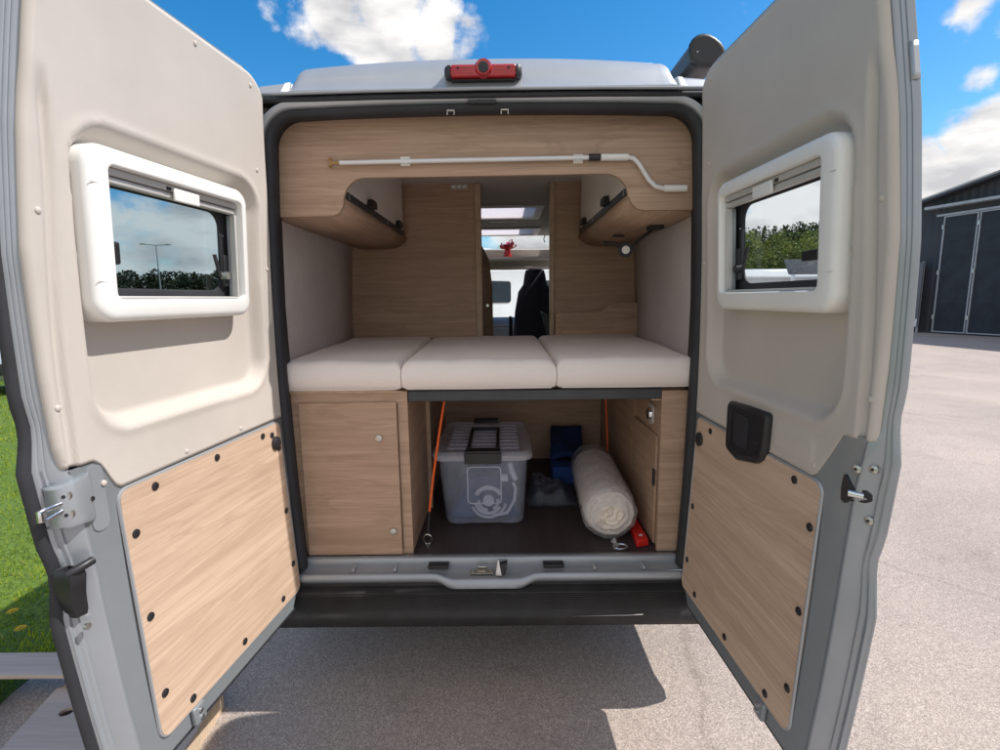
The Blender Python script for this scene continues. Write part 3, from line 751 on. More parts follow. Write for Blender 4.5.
# reading lamp under the right locker
rl = obj('reading_lamp', MB().box(.735, .80, .46, .53, 1.955, 1.977), M['black'], van, bevel=.005)
obj('lamp_arm', MB().tube([(.765, .495, 1.962), (.70, .50, 1.915), (.655, .50, 1.875)], .007, 8), M['black'], rl)
obj('lamp_arm', MB().tube([(.62, .50, 1.872), (.585, .50, 1.897), (.545, .50, 1.899), (.525, .50, 1.899)], .008, 8), M['black'], rl)
hdd = obj('lamp_head', MB().tube([(.632, .505, 1.868), (.632, .482, 1.866)], [.03, .034], 24), M['black'], rl)
obj('lamp_lens', MB().tube([(.632, .4815, 1.866), (.632, .479, 1.866)], [.019, .017], 24), M['white'], hdd)
obj('locker_slot', MB().box(.64, .70, .80, .83, 1.963, 1.969), M['black'], van)

# cushions
def cushion(x0f, x1f, x0b, x1b, name, lab, yb=1.405):
    rows = []; z0, z1 = 1.293, 1.408
    nx, ny = 26, 30
    def edge(t, w):   # rounded-corner falloff, 0 at rim -> 1 inside
        d = min(t, 1 - t) * w; r = .030
        return 1.0 if d > r else math.sqrt(max(0, 1 - ((r - d) / r) ** 2))
    ts = lambda n: [0.5 - .5 * cos(pi * k / n) for k in range(n + 1)]
    tx, ty = ts(nx), ts(ny)
    top = []; bot = []
    for v in ty:
        rt = []; rb_ = []
        for u in tx:
            y = lerp(.062, yb, v); x = lerp(lerp(x0f, x0b, v), lerp(x1f, x1b, v), u)
            ex = edge(u, .5); ey = edge(v, 1.34)
            bulge = .010 * math.sin(pi * min(1, max(0, u))) ** .5 * math.sin(pi * v) ** .4
            wob = .006 * noise.noise((x * 4, y * 4, x0f * 7)) + .0028 * noise.noise((x * 13, y * 13, 2)) + .004 * noise.noise((x * 30, y * 3, x1f)) * (1 - ey * .0) * max(0, 1 - v * 4)
            ff = min(ex, ey)
            f = ex * ey
            z = z1 - .030 * (1 - f) + (bulge + wob) * f
            rt.append((x, y - .004 * math.sin(pi * u) * (1 if v == 0 else 0), z)); rb_.append((x, y, z0 + .014 * (1 - f)))
        top.append(rt); bot.append(rb_)
    m = MB(); m.grid(top); m.grid(bot, flip=True)
    # sides: skirt between matching rims, slightly bulged
    def rim(g_): return g_[0] + [r[-1] for r in g_[1:]] + g_[-1][::-1][1:] + [r[0] for r in g_[::-1][1:-1]]
    rt, rb_ = rim(top), rim(bot)
    cx = sum(p[0] for p in rt) / len(rt); cy = sum(p[1] for p in rt) / len(rt)
    mids = []
    for f_, bl_ in ((.25, .007), (.5, .010), (.75, .007)):
        r_ = []
        for a_, b_ in zip(rt, rb_):
            dx = (1 if a_[0] > cx else -1) if min(abs(a_[0] - x0f), abs(a_[0] - x1f), abs(a_[0] - x0b), abs(a_[0] - x1b)) < .07 and a_[1] > .07 else 0
            dy = -1 if a_[1] < .08 else (1 if a_[1] > yb - .02 else 0)
            r_.append((lerp(a_[0], b_[0], f_) + dx * bl_ * .3, lerp(a_[1], b_[1], f_) + dy * bl_, lerp(a_[2], b_[2], f_)))
        mids.append(r_)
    m.grid([rt] + mids + [rb_], True)
    t = thing(name, lab, 'cushion', ((x0f + x1f) / 2, .7, 1.2915), 'cream bed cushions')
    o = obj('cover', m, M['cushion'], t, ang=70)
    bmx = bmesh.new(); bmx.from_mesh(o.data); bmesh.ops.remove_doubles(bmx, verts=bmx.verts, dist=.0004); bmesh.ops.recalc_face_normals(bmx, faces=bmx.faces); bmx.to_mesh(o.data); bmx.free()
    pz = MB()
    pz.tube([(x0f + .02, .055, 1.301), ((x0f + x1f) / 2, .0475, 1.301), (x1f - .02, .055, 1.301)], .0022, 6)
    obj('seam', pz, M['cushion'], t)
cushion(-.835, -.346, -.925, -.405, 'bed_cushion', 'left cream bed cushion, lying over the left base cabinet')
cushion(-.343, .268, -.402, .287, 'bed_cushion', 'middle cream bed cushion, lying over the dark bed bar')
cushion(.271, .838, .290, .925, 'bed_cushion', 'right cream bed cushion, below the reading lamp')

# awning crank rod clipped to the fascia
ac = thing('awning_crank', 'long white awning crank rod with cranked handle clipped across the wooden board', 'crank rod', (0, .075, 2.163))
YR = .082
obj('rod', MB().tube([(-.545, YR, 2.162), (.42, YR, 2.168)], .0085, 12), M['aluminium'], ac)
obj('joint', MB().tube([(.388, YR, 2.168), (.432, YR, 2.168)], .0125, 14), M['black'], ac)
obj('grip', MB().tube([(.433, YR, 2.168), (.535, YR, 2.167)], .0125, 14), M['white'], ac)
obj('crank_bend', MB().tube([(.533, YR, 2.167), (.555, YR, 2.163), (.575, YR, 2.145), (.615, YR, 2.085), (.64, YR, 2.062), (.665, YR, 2.054), (.69, YR, 2.053)], .0085, 12), M['aluminium'], ac)
obj('grip', MB().tube([(.675, YR, 2.053), (.757, YR, 2.052)], .0125, 14), M['white'], ac)
obj('hook', MB().tube([(-.545, YR, 2.162), (-.572, YR, 2.162), (-.585, YR, 2.172), (-.575, YR, 2.18)], .005, 8).tube([(-.572, YR, 2.162), (-.585, YR, 2.152), (-.578, YR, 2.146)], .005, 8), M['brass'], ac)
for x in (-.30, .35):
    obj('clip', MB().box(x - .018, x + .018, .088, .0995, 2.150, 2.182).box(x - .012, x + .012, .072, .0885, 2.1545, 2.158), M['white'], van, bevel=.003)

# ------------------------------------------------------------------ rear doors
def bow(z):
    zz = z - 1.65; return .0026 - .0037 * zz + .0531 * (zz + .35) ** 2
def uC(z):     # free-edge crease of the inner face
    return interp([(.46, .80), (.7, .812), (1.05, .825), (1.22, .835), (1.34, .858), (1.5, .866), (1.76, .870), (2.0, .853), (2.2, .830), (2.40, .805)], z)
def uO(z):     # outermost skin edge
    v = interp([(.46, .858), (.7, .872), (.95, .886), (1.04, .870), (1.07, .868), (1.13, .882), (1.3, .896), (1.37, .884), (1.40, .883), (1.45, .892), (1.75, .894), (2.0, .879), (2.2, .856), (2.4, .832)], z)
    return v
def uH(z):     # hinge edge
    return interp([(.46, .03), (.6, .01), (.95, -.004), (1.6, .0), (2.0, .012), (2.24, .036), (2.40, .05)], z)

def build_door(side):
    ang = .1145 if side < 0 else .0404
    ndir = Vector((-side * cos(ang), -sin(ang), 0)); dv = Vector((sin(ang) * side, -cos(ang), 0))
    H0 = Vector((side * .80, 0, 0))
    def P(u, z, o): return tuple(H0 + ndir * (o + bow(z)) + dv * u + Vector((0, 0, z)))
    which = 'left' if side < 0 else 'right'
    dr = obj('rear_door', door_shell(P, 1.297 if side < 0 else 1.342), M['grey_paint'], van, ang=50, label='%s rear door swung wide open' % which)
    # edge ridges (pressed flange along the free edge)
    zs = [.462 + (2.395 - .462) * k / 60 for k in range(61)]
    def prof(z):
        c, o = uC(z), uO(z); w = o - c; sh = .014 * (sstep(1.285, 1.305, z) if side < 0 else sstep(1.335, 1.355, z))
        return [(c - .004, -.0035 - sh), (c + .004, -.007 - sh), (c + w * .45, -.029), (c + w * .52, -.033), (c + w * .58, -.030), (c + w * .66, -.031), (c + w * .70, -.038), (c + w * .76, -.039), (c + w * .84, -.035), (c + w * .90, -.036), (c + w * .93, -.043), (o, -.045), (o, -.048), (o - .010, -.050)]
    def fo_(u, z): return interp(sorted(prof(z)[:-2]), u)
    obj('edge_flange', MB().grid([[P(u, z, o) for u, o in prof(z)] for z in zs]), M['silver_hi'], dr, solid=.001, ang=60)
    # cream trim: height field
    nu, nz = 130, 130
    zT = lambda s: 2.385 - (.11 - math.sqrt(max(0, .11 ** 2 - (.11 - min(.11, s * .82)) ** 2))) * .9
    def zB(u):
        return interp([(0, 1.213), (.765, 1.207), (.78, 1.222), (.795, 1.275), (.812, 1.292), (.9, 1.293)], u) if side < 0 else interp([(0, 1.213), (.725, 1.205), (.742, 1.215), (.775, 1.28), (.80, 1.335), (.9, 1.340)], u)
    def rdist(u, z, u0, u1, z0, z1, r):
        cx, cz = (u0 + u1) / 2, (z0 + z1) / 2; hx, hz = (u1 - u0) / 2 - r, (z1 - z0) / 2 - r
        dx, dz = abs(u - cx) - hx, abs(z - cz) - hz
        return math.hypot(max(dx, 0), max(dz, 0)) + min(max(dx, dz), 0) - r
    def height(u, z):
        d = rdist(u, z, .085, .775, 1.346, 2.052, .105)
        o = -.040 * sstep(.002, -.034, d)
        if d > 0: o += .0035 * sstep(.03, 0, d)
        # vertical crease near the free edge
        cu = .808 + .02 * sstep(2.0, 1.5, z)
        k = sstep(2.14, 2.05, z)
        o -= .013 * k * sstep(cu - .006, cu + .006, u)
        o += .009 * k * sstep(cu + .008, cu + .026, u)
        # raised field below the window on the right door
        if side > 0:
            d2 = rdist(u, z, .52, .70, 1.225, 1.30, .02); o += .003 * sstep(.0, -.008, d2)
        # roll over the free edge
        e = u - uC(z) + .003
        if e > 0: o -= .002 * min(1, e / .003) + 1.25 * max(0, e - .003)
        h_ = u - uH(z); o -= .010 * sstep(.02, 0, h_)
        return o
    su = [0, .004, .009, .014, .02, .03, .04] + [.04 + .9 * k / (nu - 20) for k in range(1, nu - 20)] + [.94 + .06 * k / 12 for k in range(13)]
    rows = []
    for i in range(nz + 1):
        t = i / nz; row = []
        for s in su:
            u0 = s * .82; zt = zT(s); zb = zB(s * .88)
            z = lerp(zb, zt, t)
            a, b = uH(z) + .004, uC(z) + .007
            u = lerp(a, b, s); row.append(P(u, z, height(u, z)))
        rows.append(row)
    rim = rows
    m = MB(); nr = len(rows[0]); fs = []
    for i in range(nz):
        for j in range(nr - 1):
            z_ = rows[i][j][2]; s0_ = su[j]; u_ = lerp(uH(z_) + .004, uC(z_) + .007, s0_)
            if .215 < u_ < .745 and 1.635 < z_ < 1.965: continue
            fs.append((i * nr + j, i * nr + j + 1, (i + 1) * nr + j + 1, (i + 1) * nr + j))
    m.add([p for r_ in rows for p in r_], fs)
    # turned-back edges so that the sheet reads as a moulded panel
    back = lambda pt: tuple(Vector(pt) - ndir * .006)
    for line in (rows[0], rows[-1], [r[0] for r in rows], [r[-1] for r in rows]):
        m.grid([line, [back(p) for p in line]])
    tr = obj('cream_trim', m, M['cream'], dr, ang=60)
    bmx = bmesh.new(); bmx.from_mesh(tr.data); bmesh.ops.remove_doubles(bmx, verts=bmx.verts, dist=.0002); bmesh.ops.recalc_face_normals(bmx, faces=bmx.faces); bmx.to_mesh(tr.data); bmx.free()
    # wooden panel
    def slab(u0, u1, z0, z1, r, o0, o1, nrows=40):
        zz = []
        for k in range(7): zz.append(z0 + r * (1 - cos(pi / 2 * k / 6)))
        zz += [lerp(z0 + r, z1 - r, (k + 1) / nrows) for k in range(nrows - 1)]
        for k in range(7): zz.append(z1 - r * (1 - sin(pi / 2 * k / 6)))
        def inset(z):
            d = min(z - z0, z1 - z)
            return 0 if d >= r else r - math.sqrt(max(0, r * r - (r - d) ** 2))
        front = [[P(lerp(u0 + inset(z), u1 - inset(z), t), z, o1) for t in [j / 6 for j in range(7)]] for z in zz]
        bk = [[P(lerp(u0 + inset(z), u1 - inset(z), t), z, o0) for t in [j / 6 for j in range(7)]] for z in zz]
        mm = MB().grid(front)
        for A, B in ((front[0], bk[0]), (front[-1], bk[-1]), ([r_[0] for r_ in front], [r_[0] for r_ in bk]), ([r_[-1] for r_ in front], [r_[-1] for r_ in bk])): mm.grid([A, B])
        return mm
    u1w = .742 if side < 0 else .735
    wp = obj('wood_panel', slab(.036, u1w, .515, 1.197, .028, -.006, .003), M['wood_door'], dr, ang=60)
    obj('panel_edging', MB().grid([[P(a, b, o) for a, b in rrect(.036 - e, u1w + e, .515 - e, 1.197 + e, .028 + e, 8)] for e, o in ((0, -.003), (.0, .0015), (.004, .0015), (.006, -.0035))], True), M['silver'], dr, ang=60)
    holes = [(.637, 1.172), (.394, 1.172), (.150, 1.172), (.057, 1.10), (.058, .85), (.062, .633), (.158, .545), (.392, .542), (.63, .541), (.712, .628), (.712, .848), (.714, 1.077)]
    if side < 0: holes.insert(3, (.093, 1.172 - .012))
    for (u, z) in holes:
        ca = Vector(P(u, z, .0025)); cbm = MB(); cbm.tube([ca, ca + ndir * .0035, ca + ndir * .005], [.0115, .0105, .0065], 16)
        obj('panel_clip', cbm, M['black'], dr)
    ub, zb_ = (.075, 1.125) if side < 0 else (.070, 1.120)
    ca = Vector(P(ub, zb_, .002)); obj('rubber_stop', MB().tube([ca, ca + ndir * .008, ca + ndir * .013, ca + ndir * .015], [.026, .025, .018, .006], 22), M['black'], dr)
    # trim screws
    sc_ = [(.382, 2.361), (.13, 2.350), (.092, 2.096), (.045, 1.766), (.70 if side > 0 else .775, 1.233), (.509, 1.228), (.26, 1.23), (.042, 1.229), (.845, 1.84), (.852, 1.43)]
    for (u, z) in sc_:
        if side > 0 and (u in (.382, .509, .26)): continue
        ca = Vector(P(u, z, height(u, z) - .001)); obj('trim_screw', MB().tube([ca, ca + ndir * .003, ca + ndir * .005], [.0075, .0065, .003], 12), M['cream'], dr)
    # window surround
    fo = rrect(.188, .785, 1.605, 2.012, [.055, .05, .06, .05], 8) if True else None
    def ringP(seq): return MB().grid([[P(u, z, o) for u, z in rrect(a, b, c, d, r, 8)] for (a, b, c, d, r, o) in seq], True)
    U0, U1, Z0, Z1 = .188, .762, 1.607, 2.004
    I0, I1, J0, J1 = .222, .706, 1.660, 1.962
    wf = obj('window_frame', ringP([(U0, U1, Z0, Z1, .052, -.045), (U0, U1, Z0, Z1, .050, .010), (U0 + .002, U1 - .002, Z0 + .002, Z1 - .002, .048, .018), (U0 + .008, U1 - .008, Z0 + .008, Z1 - .008, .042, .0245), (U0 + .018, U1 - .018, Z0 + .018, Z1 - .018, .034, .0275), (I0 - .006, I1 + .006, J0 - .006, J1 + .006, .022, .029), (I0 - .002, I1 + .002, J0 - .002, J1 + .002, .019, .0285), (I0, I1, J0, J1, .018, .025), (I0 + .001, I1 - .001, J0 + .001, J1 - .001, .018, -.012), (I0 - .012, I1 + .012, J0 - .012, J1 + .012, .03, -.028)]), M['white'], dr, ang=50)
    # joint lines of the corner pieces
    for (a, b, c, d) in ((U0, I0, 1.715, 1.716), (I1, U1, 1.70, 1.701), (U0, I0, 1.905, 1.906), (I1, U1, 1.915, 1.916)):
        obj('frame_joint', MB().hexa([P(a + .018, c, .0265), P(b - .006, c, .0275), P(b - .006, d, .0275), P(a + .018, d, .0265)], [P(a + .018, c, .0280), P(b - .006, c, .0293), P(b - .006, d, .0293), P(a + .018, d, .0280)]), M['offwhite'], wf)
    # inner tunnel and black glazing rubber
    obj('window_reveal', ringP([(.19, .73, 1.645, 1.985, .03, -.026), (.19, .725, 1.652, 1.972, .045, -.032), (.20, .715, 1.658, 1.968, .05, -.038)]), M['white'], wf)
    obj('window_rubber', ringP([(.188, .725, 1.645, 1.98, .05, -.038), (.188, .725, 1.645, 1.98, .05, -.034), (.244, .676, 1.682, 1.934, .05, -.034), (.250, .670, 1.688, 1.928, .045, -.037), (.250, .670, 1.688, 1.928, .045, -.0415)]), M['rubber'], wf)
    pn = MB(); lo2 = rrect(.200, .705, 1.664, 1.965, .045, 6); n2 = len(lo2)
    pn.add([P(u, z, -.0415) for u, z in lo2], [tuple(range(n2))]); pn.add([P(u, z, -.0445) for u, z in lo2], [tuple(range(n2))])
    obj('window_pane', pn, M['pane_l'] if side < 0 else M['pane'], wf, smooth=False)
    # blind cassette along the top, with pull tab, and its guide on the hinge side
    def bar(u0, u1, z0, z1, o0, o1): return MB().hexa([P(u0, z0, o0), P(u1, z0, o0), P(u1, z0, o1), P(u0, z0, o1)], [P(u0, z1, o0), P(u1, z1, o0), P(u1, z1, o1), P(u0, z1, o1)])
    bc = obj('blind_rail', bar(I0 + .003, I1 - .003, 1.944, 1.9605, -.012, .014), M['offwhite'], wf, bevel=.003)
    obj('blind_rail', bar(I0 + .003, I1 - .003, 1.926, 1.942, -.012, .008), M['offwhite'], wf, bevel=.004, seg=3)
    obj('blind_rail', bar(I0 + .003, I1 - .003, 1.6612, 1.668, -.012, .012), M['offwhite'], wf, bevel=.002)
    obj('blind_tab', bar(.405, .500, 1.920, 1.953, .0145, .022), M['white'], wf, bevel=.003)
    obj('blind_slot', bar(.505, .52, 1.944, 1.953, .0142, .016), M['black'], wf)
    obj('blind_guide', bar(I0 + .002, I0 + .012, 1.669, 1.925, -.010, .010), M['offwhite'], wf, bevel=.002)
    obj('blind_guide', bar(I0 + .004, I0 + .010, 1.669, 1.925, -.022, -.011), M['mh_grey'], wf, bevel=.002)
    # window stay and catch
    ws = obj('window_stay', bar(.232, .252, 1.70, 1.80, -.034, -.020), M['black'], wf, bevel=.003)
    for (a, b) in (((.246, 1.72, -.03), (.246, 1.86, -.034)), ((.26, 1.73, -.03), (.275, 1.80, -.036))):
        obj('stay_arm', MB().tube([P(*a), P((a[0] + b[0]) / 2 + .004, (a[1] + b[1]) / 2, -.03), P(*b)], .006, 8), M['black'], wf)
    kn = Vector(P(.248, 1.735, -.03)); obj('stay_knob', MB().tube([kn, kn + ndir * .02], [.014, .012], 12), M['metal'] if side < 0 else M['black'], wf)
    for z in (1.71, 1.79, 1.86): kk = Vector(P(.24, z, -.030)); obj('stay_screw', MB().tube([kk, kk + ndir * .003], .004, 8), M['chrome'], wf)
    if side > 0: obj('window_catch', bar(.556, .62, 1.735, 1.762, -.040, -.028), M['black'], wf, bevel=.003)
    else: obj('window_catch', bar(.635, .66, 1.745, 1.80, -.040, -.022), M['black'], wf, bevel=.006, seg=3)
    # bottom guide block
    gbk = obj('bottom_bracket', bar(.60, .645, .462, .515, -.004, .012), M['grey_paint'], dr, bevel=.006, seg=3)
    for z in (.477, .498): kk = Vector(P(.622, z, .011)); obj('bracket_bolt', MB().tube([kk, kk + ndir * .006], .006, 10), M['chrome'], gbk)
    obj('bottom_seal', MB().tube([P(lerp(.08, .85, k / 12), .452, -.02) for k in range(13)], .011, 8), M['rubber'], dr)
    if side < 0:
        # rubber lip along the meeting edge
        rows = []
        for z in [.47 + (2.2 - .47) * k / 50 for k in range(51)]:
            w = interp([(.46, .020), (1.5, .018), (1.75, .012), (2.0, .004), (2.2, .0)], z) + .0015
            w *= 1 + .18 * (sstep(1.02, 1.08, z) - sstep(1.30, 1.36, z))
            o = uO(z); rows.append([P(o - .002, z, -.042), P(o + .002 + w * .3, z, -.044), P(o + w * .7, z, -.050), P(o + w * .75, z, -.057), P(o - .004, z, -.057), P(o - .002, z, -.042)])
        obj('rubber_lip', MB().grid(rows), M['rubber'], dr, ang=60)
        # latch housing with striker loop
        lh = MB(); rows = []
        for (u, w, z0, z1, o) in ((.80, 0, 1.155, 1.275, -.006), (.822, 0, 1.163, 1.268, .010), (.868, 0, 1.167, 1.264, .004), (.886, 0, 1.170, 1.26, -.030)):
            rows.append([P(u, z0, o - .03), P(u, z0, o - .002), P(u, z0 + .008, o), P(u, z1 - .008, o), P(u, z1, o - .002), P(u, z1, o - .03)])
        lh.grid(rows); lhs = obj('latch_housing', lh, M['silver_hi'], dr, ang=60, solid=.002)
        obj('latch_pressing', slab(.772, .815, 1.125, 1.283, .02, -.006, -.0015, 10), M['silver_hi'], dr, ang=60)
        ed = (dv * .9 + ndir * .5).normalized()
        for z in (1.238, 1.196):
            c_ = Vector(P(.866, z, -.004)); obj('bolt', MB().tube([c_, c_ + ed * .006], [.014, .012], 18), M['metal'], lhs); obj('bolt_socket', MB().tube([c_ + ed * .0058, c_ + ed * .0072], .004, 8), M['black'], lhs)
        a0 = Vector(P(.862, 1.222, -.008)); b0 = Vector(P(.862, 1.208, -.008)); e3 = dv * .055 - ndir * .004
        obj('striker_loop', MB().tube([a0, a0 + e3 * .8, a0 + e3, b0 + e3 + Vector((0, 0, -.006)), b0 + e3 * .8 + Vector((0, 0, -.008)), b0], .0055, 10), M['chrome'], lhs)
        hk = Vector(P(.818, 1.212, .0095)); obj('housing_hole', MB().tube([hk, hk + ndir * .0015], .006, 12), M['black'], lhs)
        # black release lever
        lv = MB(); rows = []
        for (z, u0, u1, o) in ((1.072, .862, .884, .006), (1.055, .860, .890, .010), (1.035, .860, .890, .006), (1.01, .858, .887, -.001), (.985, .855, .882, -.006), (.965, .853, .877, -.009), (.952, .855, .873, -.012)):
            rows.append([P(u0, z, -.03), P(u0, z, o), P(u1, z, o - .006), P(u1, z, -.04)])
        obj('release_lever', lv.grid(rows, True), M['black'], dr, solid=.002, bevel=.004)
        obj('lever_grip', MB().tube([P(.842, 1.076, .012), P(.868, 1.074, .010), P(.888, 1.066, -.006)], [.0095, .0095, .008], 10), M['black'], dr)
        kk = Vector(P(.862, .925, -.012)); obj('edge_bolt', MB().tube([kk, kk + ndir * .006], .008, 12), M['metal'], dr)
    else:
        # inside pull handle
        ph = MB(); rows = []
        outl = [(.287, 1.163), (.300, 1.150), (.36, 1.135), (.47, 1.160), (.495, 1.178), (.512, 1.215), (.515, 1.312), (.505, 1.320), (.40, 1.318), (.295, 1.312), (.284, 1.30)]
        cu_ = (.40, 1.235)
        def shr(k, o): return [P(lerp(cu_[0], u, k), lerp(cu_[1], z, k), o) for u, z in outl]
        ph.grid([shr(1, -.004), shr(1, .012), shr(.96, .018), shr(.90, .020), shr(.80, .014)], True)
        ph.add(shr(.80, .014), [tuple(range(len(outl)))])
        pu = obj('pull_handle', ph, M['black'], dr, ang=40)
        obj('handle_recess', slab(.33, .415, 1.185, 1.285, .012, .012, .0165, 6), M['rubber'], pu)
        kk = Vector(P(.46, 1.222, .014)); obj('handle_screw', MB().tube([kk, kk + ndir * .003], .006, 10), M['rubber'], pu)
        # latch in the edge
        ln = (ndir * .9 + dv * .35).normalized()
        la = MB(); la.prism([(.800, 1.186), (.798, 1.215), (.802, 1.246), (.808, 1.249), (.820, 1.236), (.828, 1.228), (.852, 1.227), (.858, 1.219), (.858, 1.204), (.850, 1.197), (.826, 1.193), (.812, 1.182)], lambda u, z, o: P(u, z, o + max(-.0045, 0) + (fo_(u, z) if u > .835 else -.003)), -.006, .004)
        lo3 = obj('door_latch', la, M['black'], dr, bevel=.002)
        obj('latch_bolt', MB().tube([P(.826, 1.212, .001), P(.850, 1.213, fo_(.85, 1.213) + .004)], [.009, .007], 12), M['chrome'], lo3)
        for (u, z) in ((.838, 1.272), (.862, 1.279), (.856, 1.160)):
            kk = Vector(P(u, z, fo_(u, z) + .0005)); obj('torx_bolt', MB().tube([kk, kk + ln * .006, kk + ln * .008], [.0105, .0095, .005], 16), M['metal'], dr); obj('bolt_socket', MB().tube([kk + ln * .0078, kk + ln * .009], .0035, 8), M['black'], dr)
        rows = []
        for z in [2.05 + .07 * k / 6 for k in range(7)]: o = uO(z); rows.append([P(o - .004, z, -.034), P(o + .0015, z, -.038), P(o + .002, z, -.046), P(o - .004, z, -.048)])
        obj('edge_clip', MB().grid(rows), M['silver'], dr, solid=.003)
        for u in (.83, .86): obj('rubber_foot', MB().tube([P(u, .452, -.03), P(u, .492, -.03)], .016, 10), M['rubber'], dr)

def door_shell(P, thr):
    m = MB()
    zs = [.462 + (2.392 - .462) * k / 70 for k in range(71)]
    def hin(z):
        a = uH(z)
        if z < .545: a += (.545 - z) * .75
        d = 2.392 - z; r = .11
        if d < r: a += r - math.sqrt(max(0, r * r - (r - d) ** 2))
        return a
    rows = []
    for z in zs:
        a, c, o = hin(z), uC(z), uO(z)
        rows.append([P(a + .004, z, -.050), P(a, z, -.040), P(a, z, -.012), P(a + .008, z, -.0045), P(a + (c - a) * .1, z, -.0045), P(a + (c - a) * .35, z, -.0045), P(a + (c - a) * .65, z, -.0045), P(c - .006, z, -.0045), P(c - .002, z, -.007)])
    # leave the window bay open: faces inside it are dropped
    n = len(rows[0]); vs = [p for r in rows for p in r]; fs = []
    for i in range(len(rows) - 1):
        zc = (zs[i] + zs[i + 1]) / 2
        for j in range(n - 1):
            if thr < zc < 2.36 and j in (3, 4, 5, 6, 7): continue
            fs.append((i * n + j, i * n + j + 1, (i + 1) * n + j + 1, (i + 1) * n + j))
    m.add(vs, fs)
    # outer skin with the window hole as a ring
    outl = []
    for z in zs: outl.append((hin(z) + .004, z))
    for z in reversed(zs): outl.append((uO(z) - .011, z))
    cu, cz = .456, 1.815; hu, hz = .252, .152
    inner = []
    for (u, z) in outl:
        a = math.atan2((z - cz) / 1., (u - cu)); ca, sa = cos(a), sin(a)
        k = 1 / max(abs(ca) / hu, abs(sa) / hz); inner.append((cu + ca * k, cz + sa * k))
    m.grid([[P(u, z, -.050) for u, z in outl], [P(lerp(u, q[0], .5), lerp(z, q[1], .5), -.050) for (u, z), q in zip(outl, inner)], [P(u, z, -.050) for u, z in inner]], True)
    # top and bottom closing strips
    for z in (.462, 2.392):
        a, c, o = hin(z), uC(z), uO(z)
        m.grid([[P(lerp(a, c, t), z, -.0045) for t in (0, .5, 1)], [P(lerp(a, o - .011, t), z, -.050) for t in (0, .5, 1)]])
    return m
for s in (-1, 1): build_door(s)

# ------------------------------------------------------------------ cargo
box = thing('storage_box', 'large clear plastic storage box with ribbed lid and black clip handle on the van floor', 'storage box', (-.04, .64, FZ))
def boxloop(x0, x1, y0, y1, z, r): return [(x, y, z) for x, y in rrect(x0, x1, y0, y1, r, 6)]
bx0, bx1, by0, by1 = -.222, .150, .345, .90
rows = [boxloop(bx0 + .03, bx1 - .03, by0 + .03, by1 - .03, FZ + .006, .03), boxloop(bx0 + .008, bx1 - .008, by0 + .008, by1 - .008, FZ + .008, .035), boxloop(bx0, bx1, by0, by1, FZ + .022, .04),
        boxloop(bx0 - .022, bx1 + .014, by0 - .012, by1 + .012, .86, .045), boxloop(bx0 - .026, bx1 + .016, by0 - .014, by1 + .014, .915, .045), boxloop(bx0 - .032, bx1 + .022, by0 - .02, by1 + .02, .917, .045)]
bb = MB().grid(rows, True); nl = len(rows[0]); bb.f.append(tuple(range(nl))[::-1])
for x in (bx0 + .04, bx1 - .10): bb.box(x, x + .06, by0 + .02, by0 + .08, FZ + .0005, FZ + .006)
obj('box_body', bb, M['box'], box, solid=.002, ang=50)
obj('front_recess', MB().ring(rrect(-.115, .045, .70, .885, .02), rrect(-.110, .040, .705, .880, .018), lambda p, q, d: (p, d - (q - .6) * .045, q), by0 - .001, by0 - .005), M['lid'], box)
ld = MB().grid([boxloop(-.272, .188, .318, .935, .915, .05), boxloop(-.275, .191, .315, .938, .924, .05), boxloop(-.275, .191, .315, .938, .938, .05), boxloop(-.262, .178, .328, .925, .951, .045), boxloop(-.248, .164, .342, .911, .953, .04), boxloop(-.232, .150, .358, .895, .945, .035)], True)
nl = len(rows[0]); k0 = 5 * nl; ld.f.append(tuple(range(k0, k0 + nl)))
lid = obj('lid', ld, M['lid'], box, ang=40)
for k in range(8):
    y = .40 + k * .062; obj('lid_rib', MB().box(-.21, .13, y, y + .026, .9455, .9515), M['lid'], lid, bevel=.003)
hf = MB()
hf.box(-.115, -.098, .36, .72, .9535, .968).box(.020, .037, .36, .72, .9535, .968).box(-.115, .037, .704, .722, .954, .9685)
obj('handle_frame', hf, M['black'], box, bevel=.003)
obj('lid_clip', MB().prism([(-.122, .905), (.044, .905), (.046, .955), (-.124, .955)], XZ, .302, .3145).box(-.120, .042, .303, .36, .9545, .966), M['black'], box, bevel=.003)
obj('lid_clip', MB().box(-.110, .030, .90, .952, .940, .966), M['black'], box, bevel=.004)
# inside the box: hose coil, blue cloths
hs = thing('coiled_hose', 'white coiled hose and plastic couplings seen through the front of the clear box', 'hose', (-.02, .42, .60))
cx_, cz_, yy = -.018, .700, .372
c1 = MB()
for (r, a0, a1, rr) in ((.082, 200, 350, .007), (.066, 30, 150, .011), (.062, 190, 330, .009), (.046, 175, 265, .008), (.045, 300, 370, .008)):
    c1.tube([(cx_ + r * cos(R(lerp(a0, a1, k / 16))), yy, cz_ + r * sin(R(lerp(a0, a1, k / 16)))) for k in range(17)], rr, 8)
obj('hose_coil', c1, M['hose'], hs)
obj('reel_hub', MB().disc((cx_, yy + .01, cz_ + .004), (0, -1, 0), .027, .02, 22), M['hose'], hs)
obj('hose_end', MB().tube([(cx_ + .02, yy, .625), (.07, yy, .64), (.105, yy, .70), (.112, yy, .76), (.10, yy, .79)], .008, 8), M['hose'], hs)
obj('coupling', MB().box(.045, .075, .375, .40, .795, .825).tube([(.085, .39, .88), (.095, .385, .84), (.112, .38, .80)], .013, 10), M['hose'], hs)
bq = MB(); rows = []
